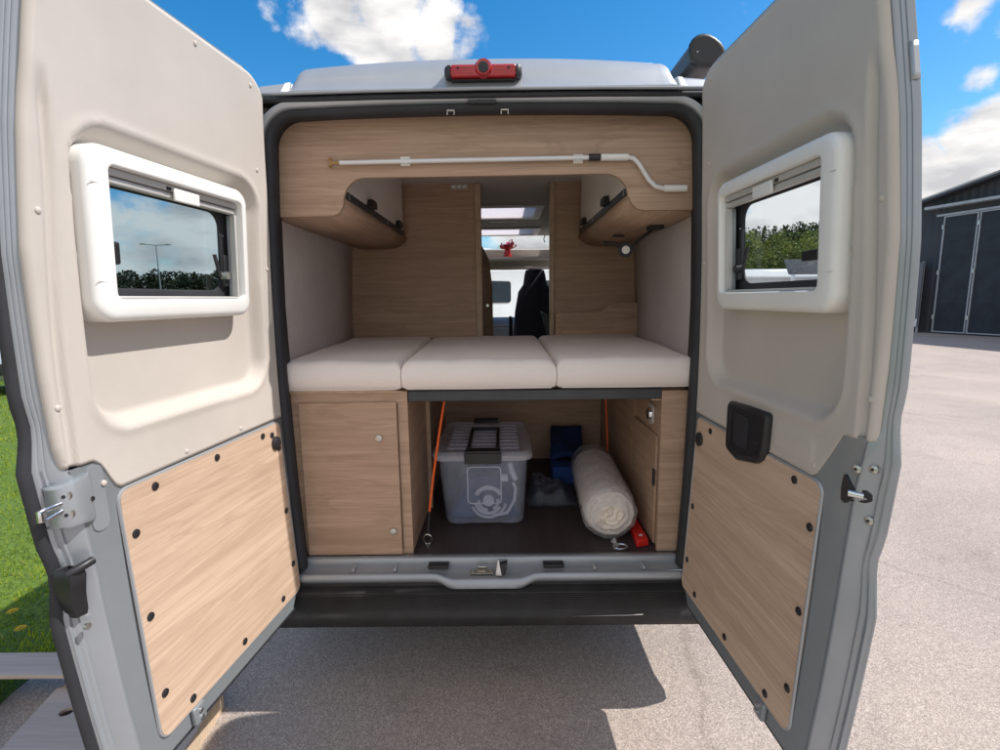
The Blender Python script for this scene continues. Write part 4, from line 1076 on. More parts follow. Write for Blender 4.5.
for i in range(17):
    row = []
    for j in range(17):
        x = lerp(bx0 + .015, bx1 - .02, i / 16); y = lerp(.395, .88, j / 16)
        e = min(i, 16 - i, j, 16 - j) / 4; row.append((x, y, FZ + .02 + min(1, e) * (.15 + .05 * noise.noise((x * 9, y * 9, 1)) + .02 * noise.noise((x * 30, y * 30, 1)))))
    rows.append(row)
tag(obj('folded_cloth', bq.grid(rows), mat_fabric('blue_cloth', (.06, .10, .22), 300), sub=1), 'dark blue cloth crumpled in the bottom of the clear box', 'cloth')

# rolled blanket in clear film
rlv = thing('rolled_mattress', 'rolled white mattress topper wrapped in clear film leaning on the right cabinet', 'roll', (.52, .5, FZ))
A0, A1 = Vector((.520, .205, FZ + .118)), Vector((.553, .80, FZ + .128))
ax = (A1 - A0).normalized(); ex = ax.cross(Vector((0, 0, 1))).normalized(); ez = ex.cross(ax)
# spiral end face layers
rows = []
nseg = 60
for k in range(25):
    t = k / 24
    if k == 0: rr_, off = .0, -.0
    rows_r = []
    rr_ = .113 * (1 if t < .0 else 1)
    c = A0 + (A1 - A0) * t
    for j in range(nseg):
        a = 2 * pi * j / nseg
        w = 1 + .05 * noise.noise((cos(a) * 2, sin(a) * 2, t * 9)) + .035 * noise.noise((cos(a) * 7, sin(a) * 7, t * 30))
        r_ = .112 * w
        if k in (0, 24): r_ *= .90
        if k in (1, 23): r_ *= .985
        p = c + ex * r_ * cos(a) + ez * r_ * sin(a) * .98
        if p.z < FZ + .003: p.z = FZ + .003
        rows_r.append(tuple(p))
    rows.append(rows_r)
m = MB().grid(rows, True)
obj('roll_body', m, mat_fabric('white_foam_fabric', (.86, .80, .72), 120, .6, .12, (.62, .54, .46)), rlv, ang=80)
# end: folded spiral made of concentric swirled layers with relief
rows = []
for i in range(34):
    rr = .104 * i / 33; row = []
    for j in range(nseg + 1):
        a = 2 * pi * j / nseg
        ph = (rr / .104 * 4.0 - j / nseg + .35 * noise.noise((cos(a) * 1.5, sin(a) * 1.5, rr * 20))) * 2 * pi
        dep = .008 * cos(ph) + .006 * noise.noise((rr * 40 * cos(a), rr * 40 * sin(a), 3))
        dep *= .6; dep += .012 * noise.noise((rr * 22 * cos(a) + 4, rr * 22 * sin(a), 9)) + .008 * noise.noise((rr * 70 * cos(a) + 4, rr * 70 * sin(a), 2))
        p = A0 - ax * (.006 + dep + .012 * (1 - (rr / .104) ** 4)) + ex * rr * cos(a) + ez * rr * sin(a) * .98
        if p.z < FZ + .004: p.z = FZ + .004
        row.append(tuple(p))
    rows.append(row)
obj('spiral_end', MB().grid(rows), mat_fabric('cream_foam_end', (.86, .79, .70), 200, .5, .1, (.66, .56, .46)), rlv, ang=80)
rows = []
for k in range(40):
    t = -.10 + 1.16 * k / 39; c = A0 + (A1 - A0) * t; row = []
    for j in range(72):
        a = 2 * pi * j / 72
        w = 1 + .05 * noise.noise((cos(a) * 3, sin(a) * 3, t * 14 + 5)) + .10 * abs(noise.noise((cos(a) * 7, sin(a) * 7, t * 20)))
        r_ = .117 * w * (sstep(-.13, .0, t) ** .35)
        p = c + ex * r_ * cos(a) + ez * r_ * sin(a)
        if p.z < FZ + .001: p.z = FZ + .001
        row.append(tuple(p))
    rows.append(row)
obj('plastic_wrap', MB().grid(rows, True), M['film'], rlv, ang=70)
tw = MB().tube([(.525, .14, .615), (.535, .125, .605), (.54, .115, .60)], [.014, .006, .010], 8)
obj('film_tail', tw, M['film'], rlv)

# red case
rc = obj('warning_triangle_case', MB().hexa([(.618, .108, FZ + .001), (.676, .125, FZ + .001), (.682, .46, FZ + .001), (.640, .46, FZ + .001)], [(.620, .110, FZ + .034), (.674, .127, FZ + .034), (.680, .458, FZ + .034), (.642, .458, FZ + .034)]), M['red'], None, bevel=.006, seg=3)
rt = thing('warning_triangle_case', 'slim red plastic case on the floor beside the rolled mattress', 'case', (.65, .28, FZ))
rc.name = 'case_body'; rc.parent = rt; rc.location = rc.location - rt.location
obj('case_clip', MB().hexa([(.640, .150, FZ + .0345), (.655, .153, FZ + .0345), (.656, .165, FZ + .0345), (.641, .163, FZ + .0345)], [(.640, .150, FZ + .037), (.655, .153, FZ + .037), (.656, .165, FZ + .037), (.641, .163, FZ + .037)]), M['aluminium'], rt)
# blue foam blocks
b1 = obj('foam_block', MB().box(.335, .47, .86, 1.0, FZ + .001, FZ + .10), M['blue'], None, bevel=.008, seg=3); tag(b1, 'bright blue foam block standing on the floor behind the plastic bag', 'foam block', 'blue foam pieces')
rows = []
for i in range(13):
    t = i / 12; row = []
    for j in range(9):
        u = j / 8; x = lerp(.335, .53, u) + .03 * t; z = lerp(FZ + .10, FZ + .245 - .03 * u, t) + .02 * sin(3 * u + 4 * t); y = lerp(.99, 1.28, t)
        q = .012 * ((i + j) % 2); row.append((x, y - q, z + .01 * sin(u * pi)))
    rows.append(row)
b2 = obj('foam_mat', MB().grid(rows), M['blue_dk'], None, solid=.03, smooth=True, ang=80); tag(b2, 'dark blue dimpled foam mat leaning behind the bright blue block', 'foam mat', 'blue foam pieces')
# crumpled bag
rows = []
for i in range(31):
    row = []
    for j in range(31):
        u, v = i / 30, j / 30; x = lerp(.175, .43, u) ; y = lerp(.55, .86, v)
        e = sstep(0, .22, u) * sstep(0, .3, 1 - u) * sstep(0, .25, v) * sstep(0, .15, 1 - v)
        z = FZ + .003 + e * (.035 + .06 * v * (1 - u) + .04 * noise.noise((x * 12, y * 12, 0)) + .03 * abs(noise.noise((x * 34, y * 34, 4))))
        row.append((x + .012 * noise.noise((y * 20, 0, 1)), y + .02 * noise.noise((x * 14, 3, 1)), z))
    rows.append(row)
tag(obj('plastic_bag', MB().grid(rows), M['bag'], None, ang=25), 'crumpled dark translucent plastic bag beside the clear storage box', 'bag')

# orange straps
def strap(name, lab, pts, ring, rad=.0045, blk=None):
    t = thing(name, lab, 'strap', pts[-1], 'orange lashing straps')
    obj('webbing', MB().tube(pts, rad, 8), M['orange'], t)
    if blk: obj('strap_end', MB().tube(blk, .0055, 8), M['black'], t)
    return t
s1 = strap('lashing_strap', 'left orange lashing strap, hanging down in front of the clear storage box', [(-.19, .20, 1.242), (-.215, .185, 1.10), (-.247, .17, .90), (-.268, .16, .74)], None, .005, [(-.268, .16, .745), (-.276, .156, .65)])
s2 = strap('lashing_strap', 'right orange lashing strap, hanging down behind the rolled mattress', [(.622, .85, 1.242), (.625, .86, 1.15), (.638, .87, 1.02), (.65, .89, .85), (.655, .90, .70)], None, .005)
for (x, y, par) in ((-.278, .152, s1), (.548, .106, None)):
    flat = par is None
    if flat: pts = [(x + .030 * cos(a) , y + .016 * sin(a), FZ + .010 + .004 * sin(a)) for a in [2 * pi * k / 16 for k in range(16)]]
    else: pts = [(x + .018 * cos(a), y - .004 * sin(a), FZ + .030 + .024 * sin(a)) for a in [2 * pi * k / 16 for k in range(16)]]
    rg = obj('lashing_ring', MB().tube(pts, .0035, 8, closed=True), M['chrome'], van)
    obj('ring_base', MB().disc((x - (.02 if flat else 0), y, FZ + .0005), (0, 0, 1), .010, .008, 14), M['metal'], rg)

# ------------------------------------------------------------------ wooden platform beside the van
wp = thing('wooden_platform', 'pale plywood platform with a round hand hole lying beside the left rear door', 'platform', (-1.4, -.3, 0))
hole = (-1.655, -.172); hr = .022
outp = [(-1.80, -.05), (-1.105, -.06), (-1.07, -.62), (-1.70, -.62)]
m = MB(); N_ = 32
inn = [(hole[0] + hr * 1.15 * cos(2 * pi * k / N_), hole[1] + hr * sin(2 * pi * k / N_)) for k in range(N_)]
def edgept(a):
    d = Vector((cos(a), sin(a))); best = 9
    for i in range(4):
        p = Vector(outp[i]); q = Vector(outp[(i + 1) % 4]); e = q - p; h = Vector(hole)
        den = d.x * e.y - d.y * e.x
        if abs(den) < 1e-9: continue
        t = ((p.x - h.x) * e.y - (p.y - h.y) * e.x) / den; s_ = ((p.x - h.x) * d.y - (p.y - h.y) * d.x) / den
        if t > 0 and -1e-6 <= s_ <= 1 + 1e-6: best = min(best, t)
    return (hole[0] + d.x * best, hole[1] + d.y * best)
angs = sorted([2 * pi * k / N_ for k in range(N_)] + [math.atan2(p[1] - hole[1], p[0] - hole[0]) % (2 * pi) for p in outp])
inn = [(hole[0] + hr * 1.15 * cos(a), hole[1] + hr * sin(a)) for a in angs]; ou = [edgept(a) for a in angs]
m.grid([[(x, y, .070) for x, y in inn], [(x, y, .084) for x, y in inn], [(x, y, .084) for x, y in ou], [(x, y, .070) for x, y in ou], [(x, y, .070) for x, y in inn]], True)
obj('top_board', m, M['ply'], wp, smooth=False)
obj('side_board', MB().hexa([(-1.127, -.062, .0), (-1.107, -.062, .0), (-1.072, -.618, .0), (-1.092, -.618, .0)], [(-1.127, -.062, .0695), (-1.107, -.062, .0695), (-1.072, -.618, .0695), (-1.092, -.618, .0695)]), M['ply_edge'], wp)
obj('side_board', MB().hexa([(-1.80, -.015, .0), (-1.78, -.015, .0), (-1.69, -.60, .0), (-1.71, -.60, .0)], [(-1.80, -.015, .0695), (-1.78, -.015, .0695), (-1.69, -.60, .0695), (-1.71, -.60, .0695)]), M['ply_edge'], wp)
obj('cross_plank', MB().box(-3.1, -1.62, -.05, .085, .125, .145), M['ply'], wp, bevel=.002)
obj('plank_batten', MB().box(-1.76, -1.66, .02, .12, .0, .1245), M['ply_edge'], wp)
obj('plank_batten', MB().box(-2.86, -2.78, .02, .12, .0, .1245), M['ply_edge'], wp)
obj('support_plank', MB().hexa([(-2.16, -.40, 0), (-1.97, -.40, 0), (-2.05, -.05, 0), (-2.18, -.05, 0)], [(-2.16, -.40, .12), (-1.97, -.40, .12), (-2.05, -.05, .12), (-2.18, -.05, .12)]), M['ply_edge'], wp)

# ------------------------------------------------------------------ hall on the right
A = Vector((17.968, 19.211, 0)); dA = Vector((.2677, -.9635, 0)); nA = Vector((-.9635, -.2677, 0))   # nA points to the car park
hall = thing('industrial_hall', 'charcoal industrial hall with light framed folding gates at the edge of the car park', 'building', tuple(A + dA * 6))
def W(s, z, d=0): return tuple(A + dA * s + nA * d + Vector((0, 0, z)))
SL, SR = -1.35, 15.5; APX = 7.2
def gz(s): return 5.16 + .205 * (7.2 + 1.35 - abs(s - APX)) + 0
gz0 = lambda s: 5.16 + .205 * ((APX - SL) - abs(s - APX))
wl = MB().add([W(SL, 0), W(SR, 0), W(SR, gz0(SR)), W(APX, gz0(APX)), W(SL, gz0(SL))], [(0, 1, 2, 3, 4)])
wl.add([W(SL, 0), W(SL, gz0(SL)), W(SL, gz0(SL), -22), W(SL, 0, -22)], [(0, 1, 2, 3)])
wl.add([W(SR, 0), W(SR, gz0(SR)), W(SR, gz0(SR), -22), W(SR, 0, -22)], [(0, 1, 2, 3)])
obj('wall', wl, M['charcoal'], hall, smooth=False)
for (a_, b_) in ((SL - .35, APX), (SR + .35, APX)):
    obj('roof', MB().hexa([W(a_, gz0(a_) + .01, .45), W(b_, gz0(b_) + .01, .45), W(b_, gz0(b_) + .01, -22), W(a_, gz0(a_) + .01, -22)], [W(a_, gz0(a_) + .13, .45), W(b_, gz0(b_) + .13, .45), W(b_, gz0(b_) + .13, -22), W(a_, gz0(a_) + .13, -22)]), M['charcoal_roof'], hall)
obj('barge_board', MB().hexa([W(SL - .36, gz0(SL - .36) + .10, .46), W(APX, gz0(APX) + .10, .46), W(APX, gz0(APX) + .10, .44), W(SL - .36, gz0(SL - .36) + .10, .44)], [W(SL - .36, gz0(SL - .36) + .17, .47), W(APX, gz0(APX) + .17, .47), W(APX, gz0(APX) + .17, .44), W(SL - .36, gz0(SL - .36) + .17, .44)]), M['rail_grey'], hall)
ra = MB().hexa([W(-.45, 5.02, 0.01), W(15, 5.02, .01), W(15, 5.02, .45), W(-.45, 5.02, .45)], [W(-.45, 5.20, .01), W(15, 5.20, .01), W(15, 5.12, .45), W(-.45, 5.12, .45)])
obj('canopy_rail', ra, M['rail_grey'], hall)
obj('lintel', MB().hexa([W(-.2, 4.72, .005), W(15, 4.72, .005), W(15, 4.72, .08), W(-.2, 4.72, .08)], [W(-.2, 4.80, .005), W(15, 4.80, .005), W(15, 4.80, .08), W(-.2, 4.80, .08)]), M['rail_grey'], hall)
for k in range(8):
    s0 = .10 + k * 1.24; s1_ = s0 + 1.20
    gt = obj('gate_leaf', MB().hexa([W(s0, .06, .03), W(s1_, .06, .03), W(s1_, .06, .06), W(s0, .06, .06)], [W(s0, 4.70, .03), W(s1_, 4.70, .03), W(s1_, 4.70, .06), W(s0, 4.70, .06)]), M['charcoal_door'], hall)
    obj('gate_frame', MB().ring([(s0, .06), (s1_, .06), (s1_, 4.70), (s0, 4.70)], [(s0 + .045, .105), (s1_ - .045, .105), (s1_ - .045, 4.655), (s0 + .045, 4.655)], lambda p, q, d: W(p, q, d), .061, .10), M['rail_grey'], gt)
for k in range(8):
    for z in (.6, 2.4, 4.2): obj('gate_hinge', MB().hexa([W(.075 + k * 1.24, z, .10), W(.135 + k * 1.24, z, .10), W(.135 + k * 1.24, z, .13), W(.075 + k * 1.24, z, .13)], [W(.075 + k * 1.24, z + .16, .10), W(.135 + k * 1.24, z + .16, .10), W(.135 + k * 1.24, z + .16, .13), W(.075 + k * 1.24, z + .16, .13)]), M['metal'], hall)
obj('plinth', MB().hexa([W(-1.3, 0, .005), W(15.4, 0, .005), W(15.4, 0, .06), W(-1.3, 0, .06)], [W(-1.3, .055, .005), W(15.4, .055, .005), W(15.4, .055, .028), W(-1.3, .055, .028)]), M['charcoal_roof'], hall)
sg = thing('sign_board', 'tall grey notice board with white text lines beside the hall gates', 'sign', W(-.55, 0, .5))
def W2(s, z, d): return W(s, z, d)
obj('board', MB().hexa([W(-1.3, .25, .42), W(-.22, .25, .42), W(-.22, .25, .48), W(-1.3, .25, .48)], [W(-1.3, 2.92, .42), W(-.22, 2.92, .42), W(-.22, 2.92, .48), W(-1.3, 2.92, .48)]), M['sign'], sg)
for s in (-1.26, -.30): obj('post', MB().hexa([W(s, 0, .36), W(s + .06, 0, .36), W(s + .06, 0, .415), W(s, 0, .415)], [W(s, 2.95, .36), W(s + .06, 2.95, .36), W(s + .06, 2.95, .415), W(s, 2.95, .415)]), M['rail_grey'], sg)
for k, z in enumerate((2.70, 2.22, 2.14, 1.98, 1.86, 1.62, 1.50, 1.26, 1.16, .95)):
    obj('text_line', MB().hexa([W(-1.15 + .05 * (k % 2), z, .481), W(-.38 - .09 * (k % 3), z, .481), W(-.38 - .09 * (k % 3), z, .486), W(-1.15 + .05 * (k % 2), z, .486)], [W(-1.15 + .05 * (k % 2), z + .035, .481), W(-.38 - .09 * (k % 3), z + .035, .481), W(-.38 - .09 * (k % 3), z + .035, .486), W(-1.15 + .05 * (k % 2), z + .035, .486)]), M['sign_white'], sg)
obj('white_corner', MB().add([W(-.75, .27, .483), W(-.24, .27, .483), W(-.24, .62, .483)], [(0, 1, 2)]), M['sign_white'], sg)

# ------------------------------------------------------------------ parked motorhomes
def make_motorhome(loc, lab, rot):
    t = thing('motorhome', lab, 'motorhome', (0, 0, 0), 'motorhomes parked beyond the van')
    k = dict(local=True)
    b = MB().prism([(-2.7, .55), (2.0, .55), (2.0, 1.3), (2.35, 1.75), (2.75, 2.45), (2.5, 2.86), (-2.55, 2.92), (-2.72, 2.7)], lambda p, q, d: (p, d, q), -1.12, 1.12)
    obj('body', b, M['mh_white'], t, bevel=.09, seg=3, **k)
    c = MB().prism([(1.9, .45), (3.5, .45), (3.55, .85), (3.35, 1.12), (2.85, 1.25), (2.30, 1.95), (1.9, 1.95)], lambda p, q, d: (p, d, q), -.95, .95)
    cab = obj('cab', c, M['mh_white'], t, bevel=.08, seg=3, **k)
    obj('windscreen', MB().hexa([(2.87, -.80, 1.27), (2.87, .80, 1.27), (2.40, .78, 1.88), (2.40, -.78, 1.88)], [(2.91, -.80, 1.29), (2.91, .80, 1.29), (2.44, .78, 1.90), (2.44, -.78, 1.90)]), M['mh_glass'], cab, **k)
    for s in (-1, 1):
        for (x0, x1, z0, z1) in ((-2.0, -1.2, 1.55, 2.1), (.1, 1.1, 1.6, 2.15)):
            obj('window', MB().prism(rrect(x0, x1, z0, z1, .08), lambda p, q, d: (p, d, q), s * 1.115, s * 1.14), M['mh_glass'], t, **k)
        obj('stripe', MB().box(-2.6, 1.95, s * 1.118, s * 1.128, .95, 1.12), M['mh_grey'], t, **k)
        obj('side_window', MB().hexa([(2.0, s * .955, 1.25), (2.75, s * .955, 1.25), (2.35, s * .955, 1.82), (2.0, s * .955, 1.82)], [(2.0, s * .965, 1.25), (2.75, s * .965, 1.25), (2.35, s * .965, 1.82), (2.0, s * .965, 1.82)]), M['mh_glass'], t, **k)
        for x in (-1.4, 2.75):
            w = obj('wheel', MB().disc((x, s * 1.0, .34), (0, -s, 0), .34, .22, 20), M['tyre'], t, bevel=.02, **k)
    for z in (1.9, 2.3): obj('window', MB().prism(rrect(-.5, .3, z - .12, z + .14, .05), YZ, -2.73, -2.715), M['mh_glass'], t, **k)
    t.location = loc; t.rotation_euler = (0, 0, rot)
    return t
mh = make_motorhome((.25, 13.2, 0), 'white motorhome parked straight ahead, seen through the van windscreen', R(48))
dup(mh, (-1.6, 17.5, 0), 'white motorhome parked behind the nearest one ahead of the van', R(150))
import itertools
for i, (x, y, r, lb) in enumerate(((12.3, 24.5, -88, 'white motorhome at the left end of the row seen through the right door window'),
                            (15.2, 25.2, -92, 'second white motorhome from the left in the row seen through the right door window'),
                            (18.3, 28.0, -86, 'third white motorhome from the left in the row seen through the right door window'),
                            (21.5, 33.0, -90, 'farthest white motorhome of the row before the wooded hill'))):
    dup(mh, (x, y, 0), lb, R(r))

# silver car on the left
car = thing('parked_car', 'silver parked car just visible at the left edge beyond the lawn', 'car', (-10.3, 8.0, 0))
cx0, cy0 = -10.95, 7.3
cb2 = MB().prism([(-2.1, .30), (2.1, .30), (2.15, .65), (2.0, .85), (1.15, .95), (.45, 1.42), (-1.2, 1.45), (-1.95, .98), (-2.12, .85)], lambda p, q, d: (cx0 + p, cy0 + d, q), -.85, .85)
bo = obj('body', cb2, M['silver'], car, bevel=.08, seg=3)
for s in (-1, 1):
    obj('side_glass', MB().hexa([(cx0 - 1.7, cy0 + s * .852, .98), (cx0 + .95, cy0 + s * .852, .98), (cx0 + .35, cy0 + s * .852, 1.36), (cx0 - 1.15, cy0 + s * .852, 1.38)], [(cx0 - 1.7, cy0 + s * .862, .98), (cx0 + .95, cy0 + s * .862, .98), (cx0 + .35, cy0 + s * .862, 1.36), (cx0 - 1.15, cy0 + s * .862, 1.38)]), M['mh_glass'], bo)
    for x in (-1.35, 1.35):
        w = obj('wheel', MB().disc((cx0 + x, cy0 + s * .87, .32), (0, -s, 0), .32, .2, 24), M['tyre'], car, bevel=.02)
        obj('rim', MB().disc((cx0 + x, cy0 + s * .876, .32), (0, -s, 0), .2, .03, 18), M['metal'], w)
obj('grille', MB().box(cx0 + 2.09, cx0 + 2.17, cy0 - .5, cy0 + .5, .42, .62), M['black'], car)
for s in (-1, 1): obj('headlight', MB().box(cx0 + 2.0, cx0 + 2.14, cy0 + s * .5, cy0 + s * .8, .66, .80), M['chrome'], car, bevel=.03)

# ------------------------------------------------------------------ wooded hills
rt_ = random.Random(11)
def hill(cx, cy, w, d, h, name, rotz):
    rows = []
    for j in range(25):
        row = []
        for i in range(41):
            u, v = -1 + i / 20, -1 + j / 12
            z = h * max(0, 1 - u * u) ** .8 * max(0, 1 - v * v) ** .7 * (1 + .18 * noise.noise((u * 3, v * 3, cx)))
            x, y = u * w, v * d
            row.append((cx + x * cos(rotz) - y * sin(rotz), cy + x * sin(rotz) + y * cos(rotz), z - .5))
        rows.append(row)
    return rows
def hill_height(rows, i, j): return rows[j][i]
def tree_mass(pts, mat, name, label, conif=.4, leafs=150, lf=.9):
    m = MB()
    for (x, y, z, h) in pts:
        con = rt_.random() < conif
        for k in range(leafs):
            t = rt_.random()
            if con: r = h * .20 * (1 - t) + .15; zz = z + h * (.08 + .92 * t)
            else: r = h * .33 * math.sqrt(max(.02, 1 - (2 * t - 1) ** 2)); zz = z + h * (.18 + .82 * t)
            a = rt_.uniform(0, 2 * pi); q = r * rt_.uniform(.55, 1.05)
            c = Vector((x + q * cos(a), y + q * sin(a), zz)); s = lf * rt_.uniform(.6, 1.3) * h / 12
            n1 = Vector((rt_.gauss(0, 1), rt_.gauss(0, 1), rt_.gauss(0, .7))).normalized(); n2 = n1.cross(Vector((rt_.gauss(0, 1), rt_.gauss(0, 1), rt_.gauss(0, 1)))).normalized()
            m.add([c - n1 * s, c + n2 * s * .6, c + n1 * s, c - n2 * s * .6], [(0, 1, 2, 3)])
    return tag(obj(name, m, mat, None, smooth=False), label, 'trees', kind='stuff')
# right: direction about (.48,.88); hill centre 300 m out
hr_ = hill(155, 285, 190, 90, 26, 'hill', R(-28))
struct('hill', MB().grid(hr_), M['field'])
pts = []; pts2 = []
for k in range(1500):
    i = rt_.uniform(6, 33); j = rt_.uniform(1, 13); ii, jj = int(i), int(j)
    p = Vector(hr_[jj][ii]).lerp(Vector(hr_[jj + 1][ii + 1]), rt_.random())
    (pts2 if jj < 5 else pts).append((p.x + rt_.uniform(-4, 4), p.y + rt_.uniform(-3, 3), p.z, rt_.uniform(6, 14)))
tree_mass(pts, M['leaf_dark'], 'forest', 'dark forest on the hill ridge seen through the right door window', .55, 90, .6)
tree_mass(pts2, M['leaf'], 'woodland', 'light green broadleaf woodland at the foot of the hill seen through the right door window', .0, 140, .6)
# left: low verge with a tree belt, street light before it
hl_ = hill(-118, 172, 150, 26, 5.5, 'verge', R(32))
struct('verge', MB().grid(hl_), M['field'])
pts = []
for k in range(520):
    i = rt_.uniform(3, 37); j = rt_.uniform(7, 14); ii, jj = int(i), int(j)
    p = Vector(hl_[jj][ii]).lerp(Vector(hl_[jj][ii + 1]), rt_.random())
    pts.append((p.x, p.y + rt_.uniform(-2, 2), p.z - 1.6, rt_.uniform(5.5, 9.5)))
tree_mass(pts, M['leaf_belt'], 'tree_belt', 'dark belt of trees on the verge seen through the left door window', .2, 230, .6)
# street lamp
lx, ly = -68.5, 100.0
lm = thing('street_lamp', 'tall double armed street lamp seen through the left door window', 'street lamp', (lx, ly, 0))
obj('mast', MB().tube([(lx, ly, 0), (lx, ly, 13.0)], [.16, .09], 10), M['galv'], lm)
obj('arm', MB().tube([(lx - 2.0, ly - .8, 13.15), (lx, ly, 13.0), (lx + 2.0, ly + .8, 13.15)], .08, 8), M['galv'], lm)
for s in (-1, 1): obj('lamp_head', MB().box(lx + s * 2.0 - .55, lx + s * 2.0 + .55, ly + s * .8 - .25, ly + s * .8 + .25, 13.08, 13.32), M['offwhite'], lm, bevel=.05)
# guard rail along the far road
gr = thing('guard_rail', 'long low steel guard rail in front of the tree belt seen through the left window', 'guard rail', (-80, 90, 0))
gp = [(-150, 78), (-20, 140)]
def GL(t, z, d=0): return (lerp(gp[0][0], gp[1][0], t), lerp(gp[0][1], gp[1][1], t) + d, z)
obj('rail', MB().hexa([GL(0, 2.6), GL(1, 2.6), GL(1, 2.6, .2), GL(0, 2.6, .2)], [GL(0, 3.0), GL(1, 3.0), GL(1, 3.0, .2), GL(0, 3.0, .2)]), M['galv'], gr)
emb = MB().hexa([GL(-.2, -.1, -2.5), GL(1.2, -.1, -2.5), GL(1.2, -.1, 12), GL(-.2, -.1, 12)], [GL(-.2, 2.1, -.5), GL(1.2, 2.1, -.5), GL(1.2, 2.4, 12), GL(-.2, 2.4, 12)])
struct('embankment', emb, mat_plain('grey_embankment', (.14, .15, .13), .9, 0, .2, .3))
for k in range(22): obj('rail_post', MB().box(GL(k / 21, 0)[0] - .08, GL(k / 21, 0)[0] + .08, GL(k / 21, 0)[1] + .2, GL(k / 21, 0)[1] + .3, 2.05, 2.95), M['galv'], gr)

# ------------------------------------------------------------------ world
SUN_EL, SUN_AZ = 52.5, 2.0       # azimuth measured from +X towards +Y
w = bpy.data.worlds.new('World'); scene.world = w; w.use_nodes = True
N = w.node_tree.nodes; L = w.node_tree.links
bg = N['Background']
sky = N.new('ShaderNodeTexSky'); sky.sky_type = 'NISHITA'; sky.sun_disc = False
sky.sun_elevation = R(SUN_EL); sky.sun_rotation = R(90 - SUN_AZ); sky.altitude = 100; sky.air_density = 1.0; sky.dust_density = .6; sky.ozone_density = 2.5
tc = N.new('ShaderNodeTexCoord')
hsv = N.new('ShaderNodeHueSaturation'); hsv.inputs['Saturation'].default_value = 1.42; hsv.inputs['Value'].default_value = 1.3; hsv.inputs['Hue'].default_value = .495
L.new(sky.outputs[0], hsv.inputs['Color'])
sep = N.new('ShaderNodeSeparateXYZ'); L.new(tc.outputs['Generated'], sep.inputs[0])
def mth(op, a, b=None, clamp=False):
    m = N.new('ShaderNodeMath'); m.operation = op; m.use_clamp = clamp
    for i, v in enumerate((a, b)):
        if v is None: continue
        if isinstance(v, (int, float)): m.inputs[i].default_value = v
        else: L.new(v, m.inputs[i])
    return m.outputs[0]
# warp the direction a little, for ragged outlines
nz = N.new('ShaderNodeTexNoise'); nz.inputs['Scale'].default_value = 9; nz.inputs['Detail'].default_value = 9; nz.inputs['Roughness'].default_value = .62
L.new(tc.outputs['Generated'], nz.inputs['Vector'])
nb = N.new('ShaderNodeTexNoise'); nb.inputs['Scale'].default_value = 3.2; nb.inputs['Detail'].default_value = 10; nb.inputs['Roughness'].default_value = .58
mpp = N.new('ShaderNodeMapping'); mpp.inputs['Scale'].default_value = (1, 1, 2.6); L.new(tc.outputs['Generated'], mpp.inputs['Vector']); L.new(mpp.outputs[0], nb.inputs['Vector'])
def blob(d, rad, soft, amt):
    dn = Vector(d).normalized(); vm = N.new('ShaderNodeVectorMath'); vm.operation = 'DISTANCE'
    L.new(tc.outputs['Generated'], vm.inputs[0]); vm.inputs[1].default_value = dn
    mr = N.new('ShaderNodeMapRange'); mr.interpolation_type = 'SMOOTHSTEP'; L.new(vm.outputs['Value'], mr.inputs['Value'])
    mr.inputs['From Min'].default_value = rad + soft; mr.inputs['From Max'].default_value = rad - soft
    mr.inputs['To Min'].default_value = 0; mr.inputs['To Max'].default_value = amt
    return mr.outputs[0]
blobs = [((-.250, .862, .440), .055, .05, .9), ((-.172, .873, .455), .065, .05, 1.), ((-.10, .893, .435), .05, .045, 1.), ((-.20, .885, .405), .07, .06, .9), ((-.06, .90, .425), .04, .05, .9), ((-.30, .86, .415), .035, .05, .7), ((-.19, .84, .50), .08, .06, .9),
         ((-.346, .832, .434), .02, .03, .55), ((-.424, .821, .382), .008, .022, .62), ((-.345, .845, .418), .015, .02, .4),
         ((.606, .71, .362), .028, .035, .85), ((.650, .68, .345), .03, .03, .85), ((.640, .716, .282), .02, .03, .68), ((.625, .744, .237), .012, .025, .6), ((.665, .72, .212), .04, .04, .85),
         ((.618, .768, .170), .045, .04, 1.05), ((.67, .722, .175), .07, .05, 1.05), ((.60, .79, .13), .05, .04, .9), ((.475, .866, .135), .075, .04, 1.), ((.52, .84, .10), .08, .05, .9), ((-.54, .83, .10), .13, .08, .60), ((-.49, .86, .13), .05, .04, .9), ((.06, .99, .09), .1, .06, .8)]
acc = None
for bdef in blobs:
    o_ = blob(*bdef); acc = o_ if acc is None else mth('MAXIMUM', acc, o_)
# low bank of cumulus around the horizon
el = sep.outputs['Z']
low = N.new('ShaderNodeMapRange'); low.interpolation_type = 'SMOOTHSTEP'; L.new(el, low.inputs['Value'])
low.inputs['From Min'].default_value = .30; low.inputs['From Max'].default_value = .06; low.inputs['To Min'].default_value = 0.; low.inputs['To Max'].default_value = .62
west = N.new('ShaderNodeMapRange'); L.new(sep.outputs['X'], west.inputs['Value']); west.inputs['From Min'].default_value = .56; west.inputs['From Max'].default_value = .46
west.inputs['To Min'].default_value = .25; west.inputs['To Max'].default_value = 1
lowb = mth('MULTIPLY', low.outputs[0], west.outputs[0])
acc = mth('MAXIMUM', acc, lowb)
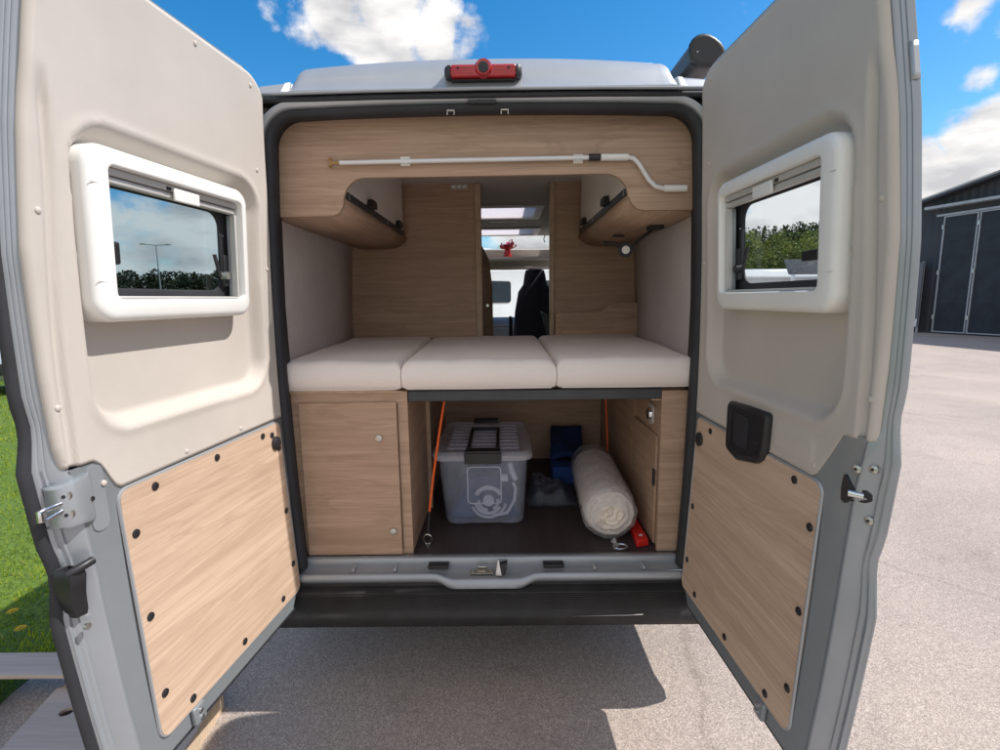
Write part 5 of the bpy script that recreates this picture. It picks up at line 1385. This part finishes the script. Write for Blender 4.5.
# behind the camera: broken cloud, which fills the shade
back = N.new('ShaderNodeMapRange'); L.new(sep.outputs['Y'], back.inputs['Value']); back.inputs['From Min'].default_value = 0.1; back.inputs['From Max'].default_value = -.3
back.inputs['To Min'].default_value = 0; back.inputs['To Max'].default_value = .74
acc = mth('MAXIMUM', acc, back.outputs[0])
s1n = mth('ADD', mth('MULTIPLY', nz.outputs['Fac'], .75), mth('MULTIPLY', nb.outputs['Fac'], .75))     # ~ .75 mean
dens = mth('ADD', acc, mth('MULTIPLY', mth('SUBTRACT', s1n, .75), 2.0))
cm = N.new('ShaderNodeMapRange'); cm.interpolation_type = 'SMOOTHSTEP'; L.new(dens, cm.inputs['Value']); cm.inputs['From Min'].default_value = .38; cm.inputs['From Max'].default_value = .74
# cloud tone: bright tops, grey bases
nt = N.new('ShaderNodeTexNoise'); nt.inputs['Scale'].default_value = 7; nt.inputs['Detail'].default_value = 7; L.new(mpp.outputs[0], nt.inputs['Vector'])
tone = N.new('ShaderNodeValToRGB'); L.new(nt.outputs['Fac'], tone.inputs['Fac'])
tone.color_ramp.elements[0].position = .36; tone.color_ramp.elements[0].color = (.58, .58, .60, 1)
tone.color_ramp.elements[1].position = .56; tone.color_ramp.elements[1].color = (1.0, .975, .95, 1)
STR = .14
tsc = N.new('ShaderNodeMix'); tsc.data_type = 'RGBA'; tsc.blend_type = 'MULTIPLY'; tsc.inputs[0].default_value = 1
L.new(tone.outputs[0], tsc.inputs[6]); tsc.inputs[7].default_value = (1.12 / STR,) * 3 + (1,)
mix = N.new('ShaderNodeMix'); mix.data_type = 'RGBA'; L.new(cm.outputs[0], mix.inputs[0]); L.new(hsv.outputs[0], mix.inputs[6]); L.new(tsc.outputs[2], mix.inputs[7])
L.new(mix.outputs[2], bg.inputs['Color']); bg.inputs['Strength'].default_value = STR

sl = bpy.data.lights.new('sun', 'SUN'); sl.energy = 5.3; sl.angle = R(.53); sl.color = (1, .955, .90)
so = bpy.data.objects.new('sun', sl); COL.objects.link(so)
sv = Vector((cos(R(SUN_EL)) * cos(R(SUN_AZ)), cos(R(SUN_EL)) * sin(R(SUN_AZ)), sin(R(SUN_EL))))
so.rotation_euler = sv.to_track_quat('Z', 'Y').to_euler(); so.location = (12, 2, 15)

# ------------------------------------------------------------------ camera
p_, yw, rl_ = .151, -.0061, -.0129
F = Vector((sin(yw) * cos(p_), cos(yw) * cos(p_), -sin(p_))); Rt = Vector((cos(yw), -sin(yw), 0)); U = Rt.cross(F)
Rt2 = Rt * cos(rl_) + U * sin(rl_); U2 = -Rt * sin(rl_) + U * cos(rl_)
cam = bpy.data.cameras.new('camera'); co = bpy.data.objects.new('camera', cam); COL.objects.link(co)
mt = Matrix((Rt2, U2, -F)).transposed().to_4x4(); mt.translation = Vector((.0581, -1.8951, 1.65)); co.matrix_world = mt
cam.sensor_width = 36; cam.lens = 36 * .50134; cam.clip_start = .02; cam.clip_end = 5000
scene.camera = co
scene.view_settings.view_transform = 'Standard'; scene.view_settings.look = 'None'; scene.view_settings.exposure = 0; scene.view_settings.gamma = 1
scene.cycles.max_bounces = 12; scene.cycles.diffuse_bounces = 8; scene.cycles.transparent_max_bounces = 24; scene.cycles.use_denoising = True
scene.cycles.sample_clamp_indirect = 6
scene.render.resolution_x = 1024; scene.render.resolution_y = 768
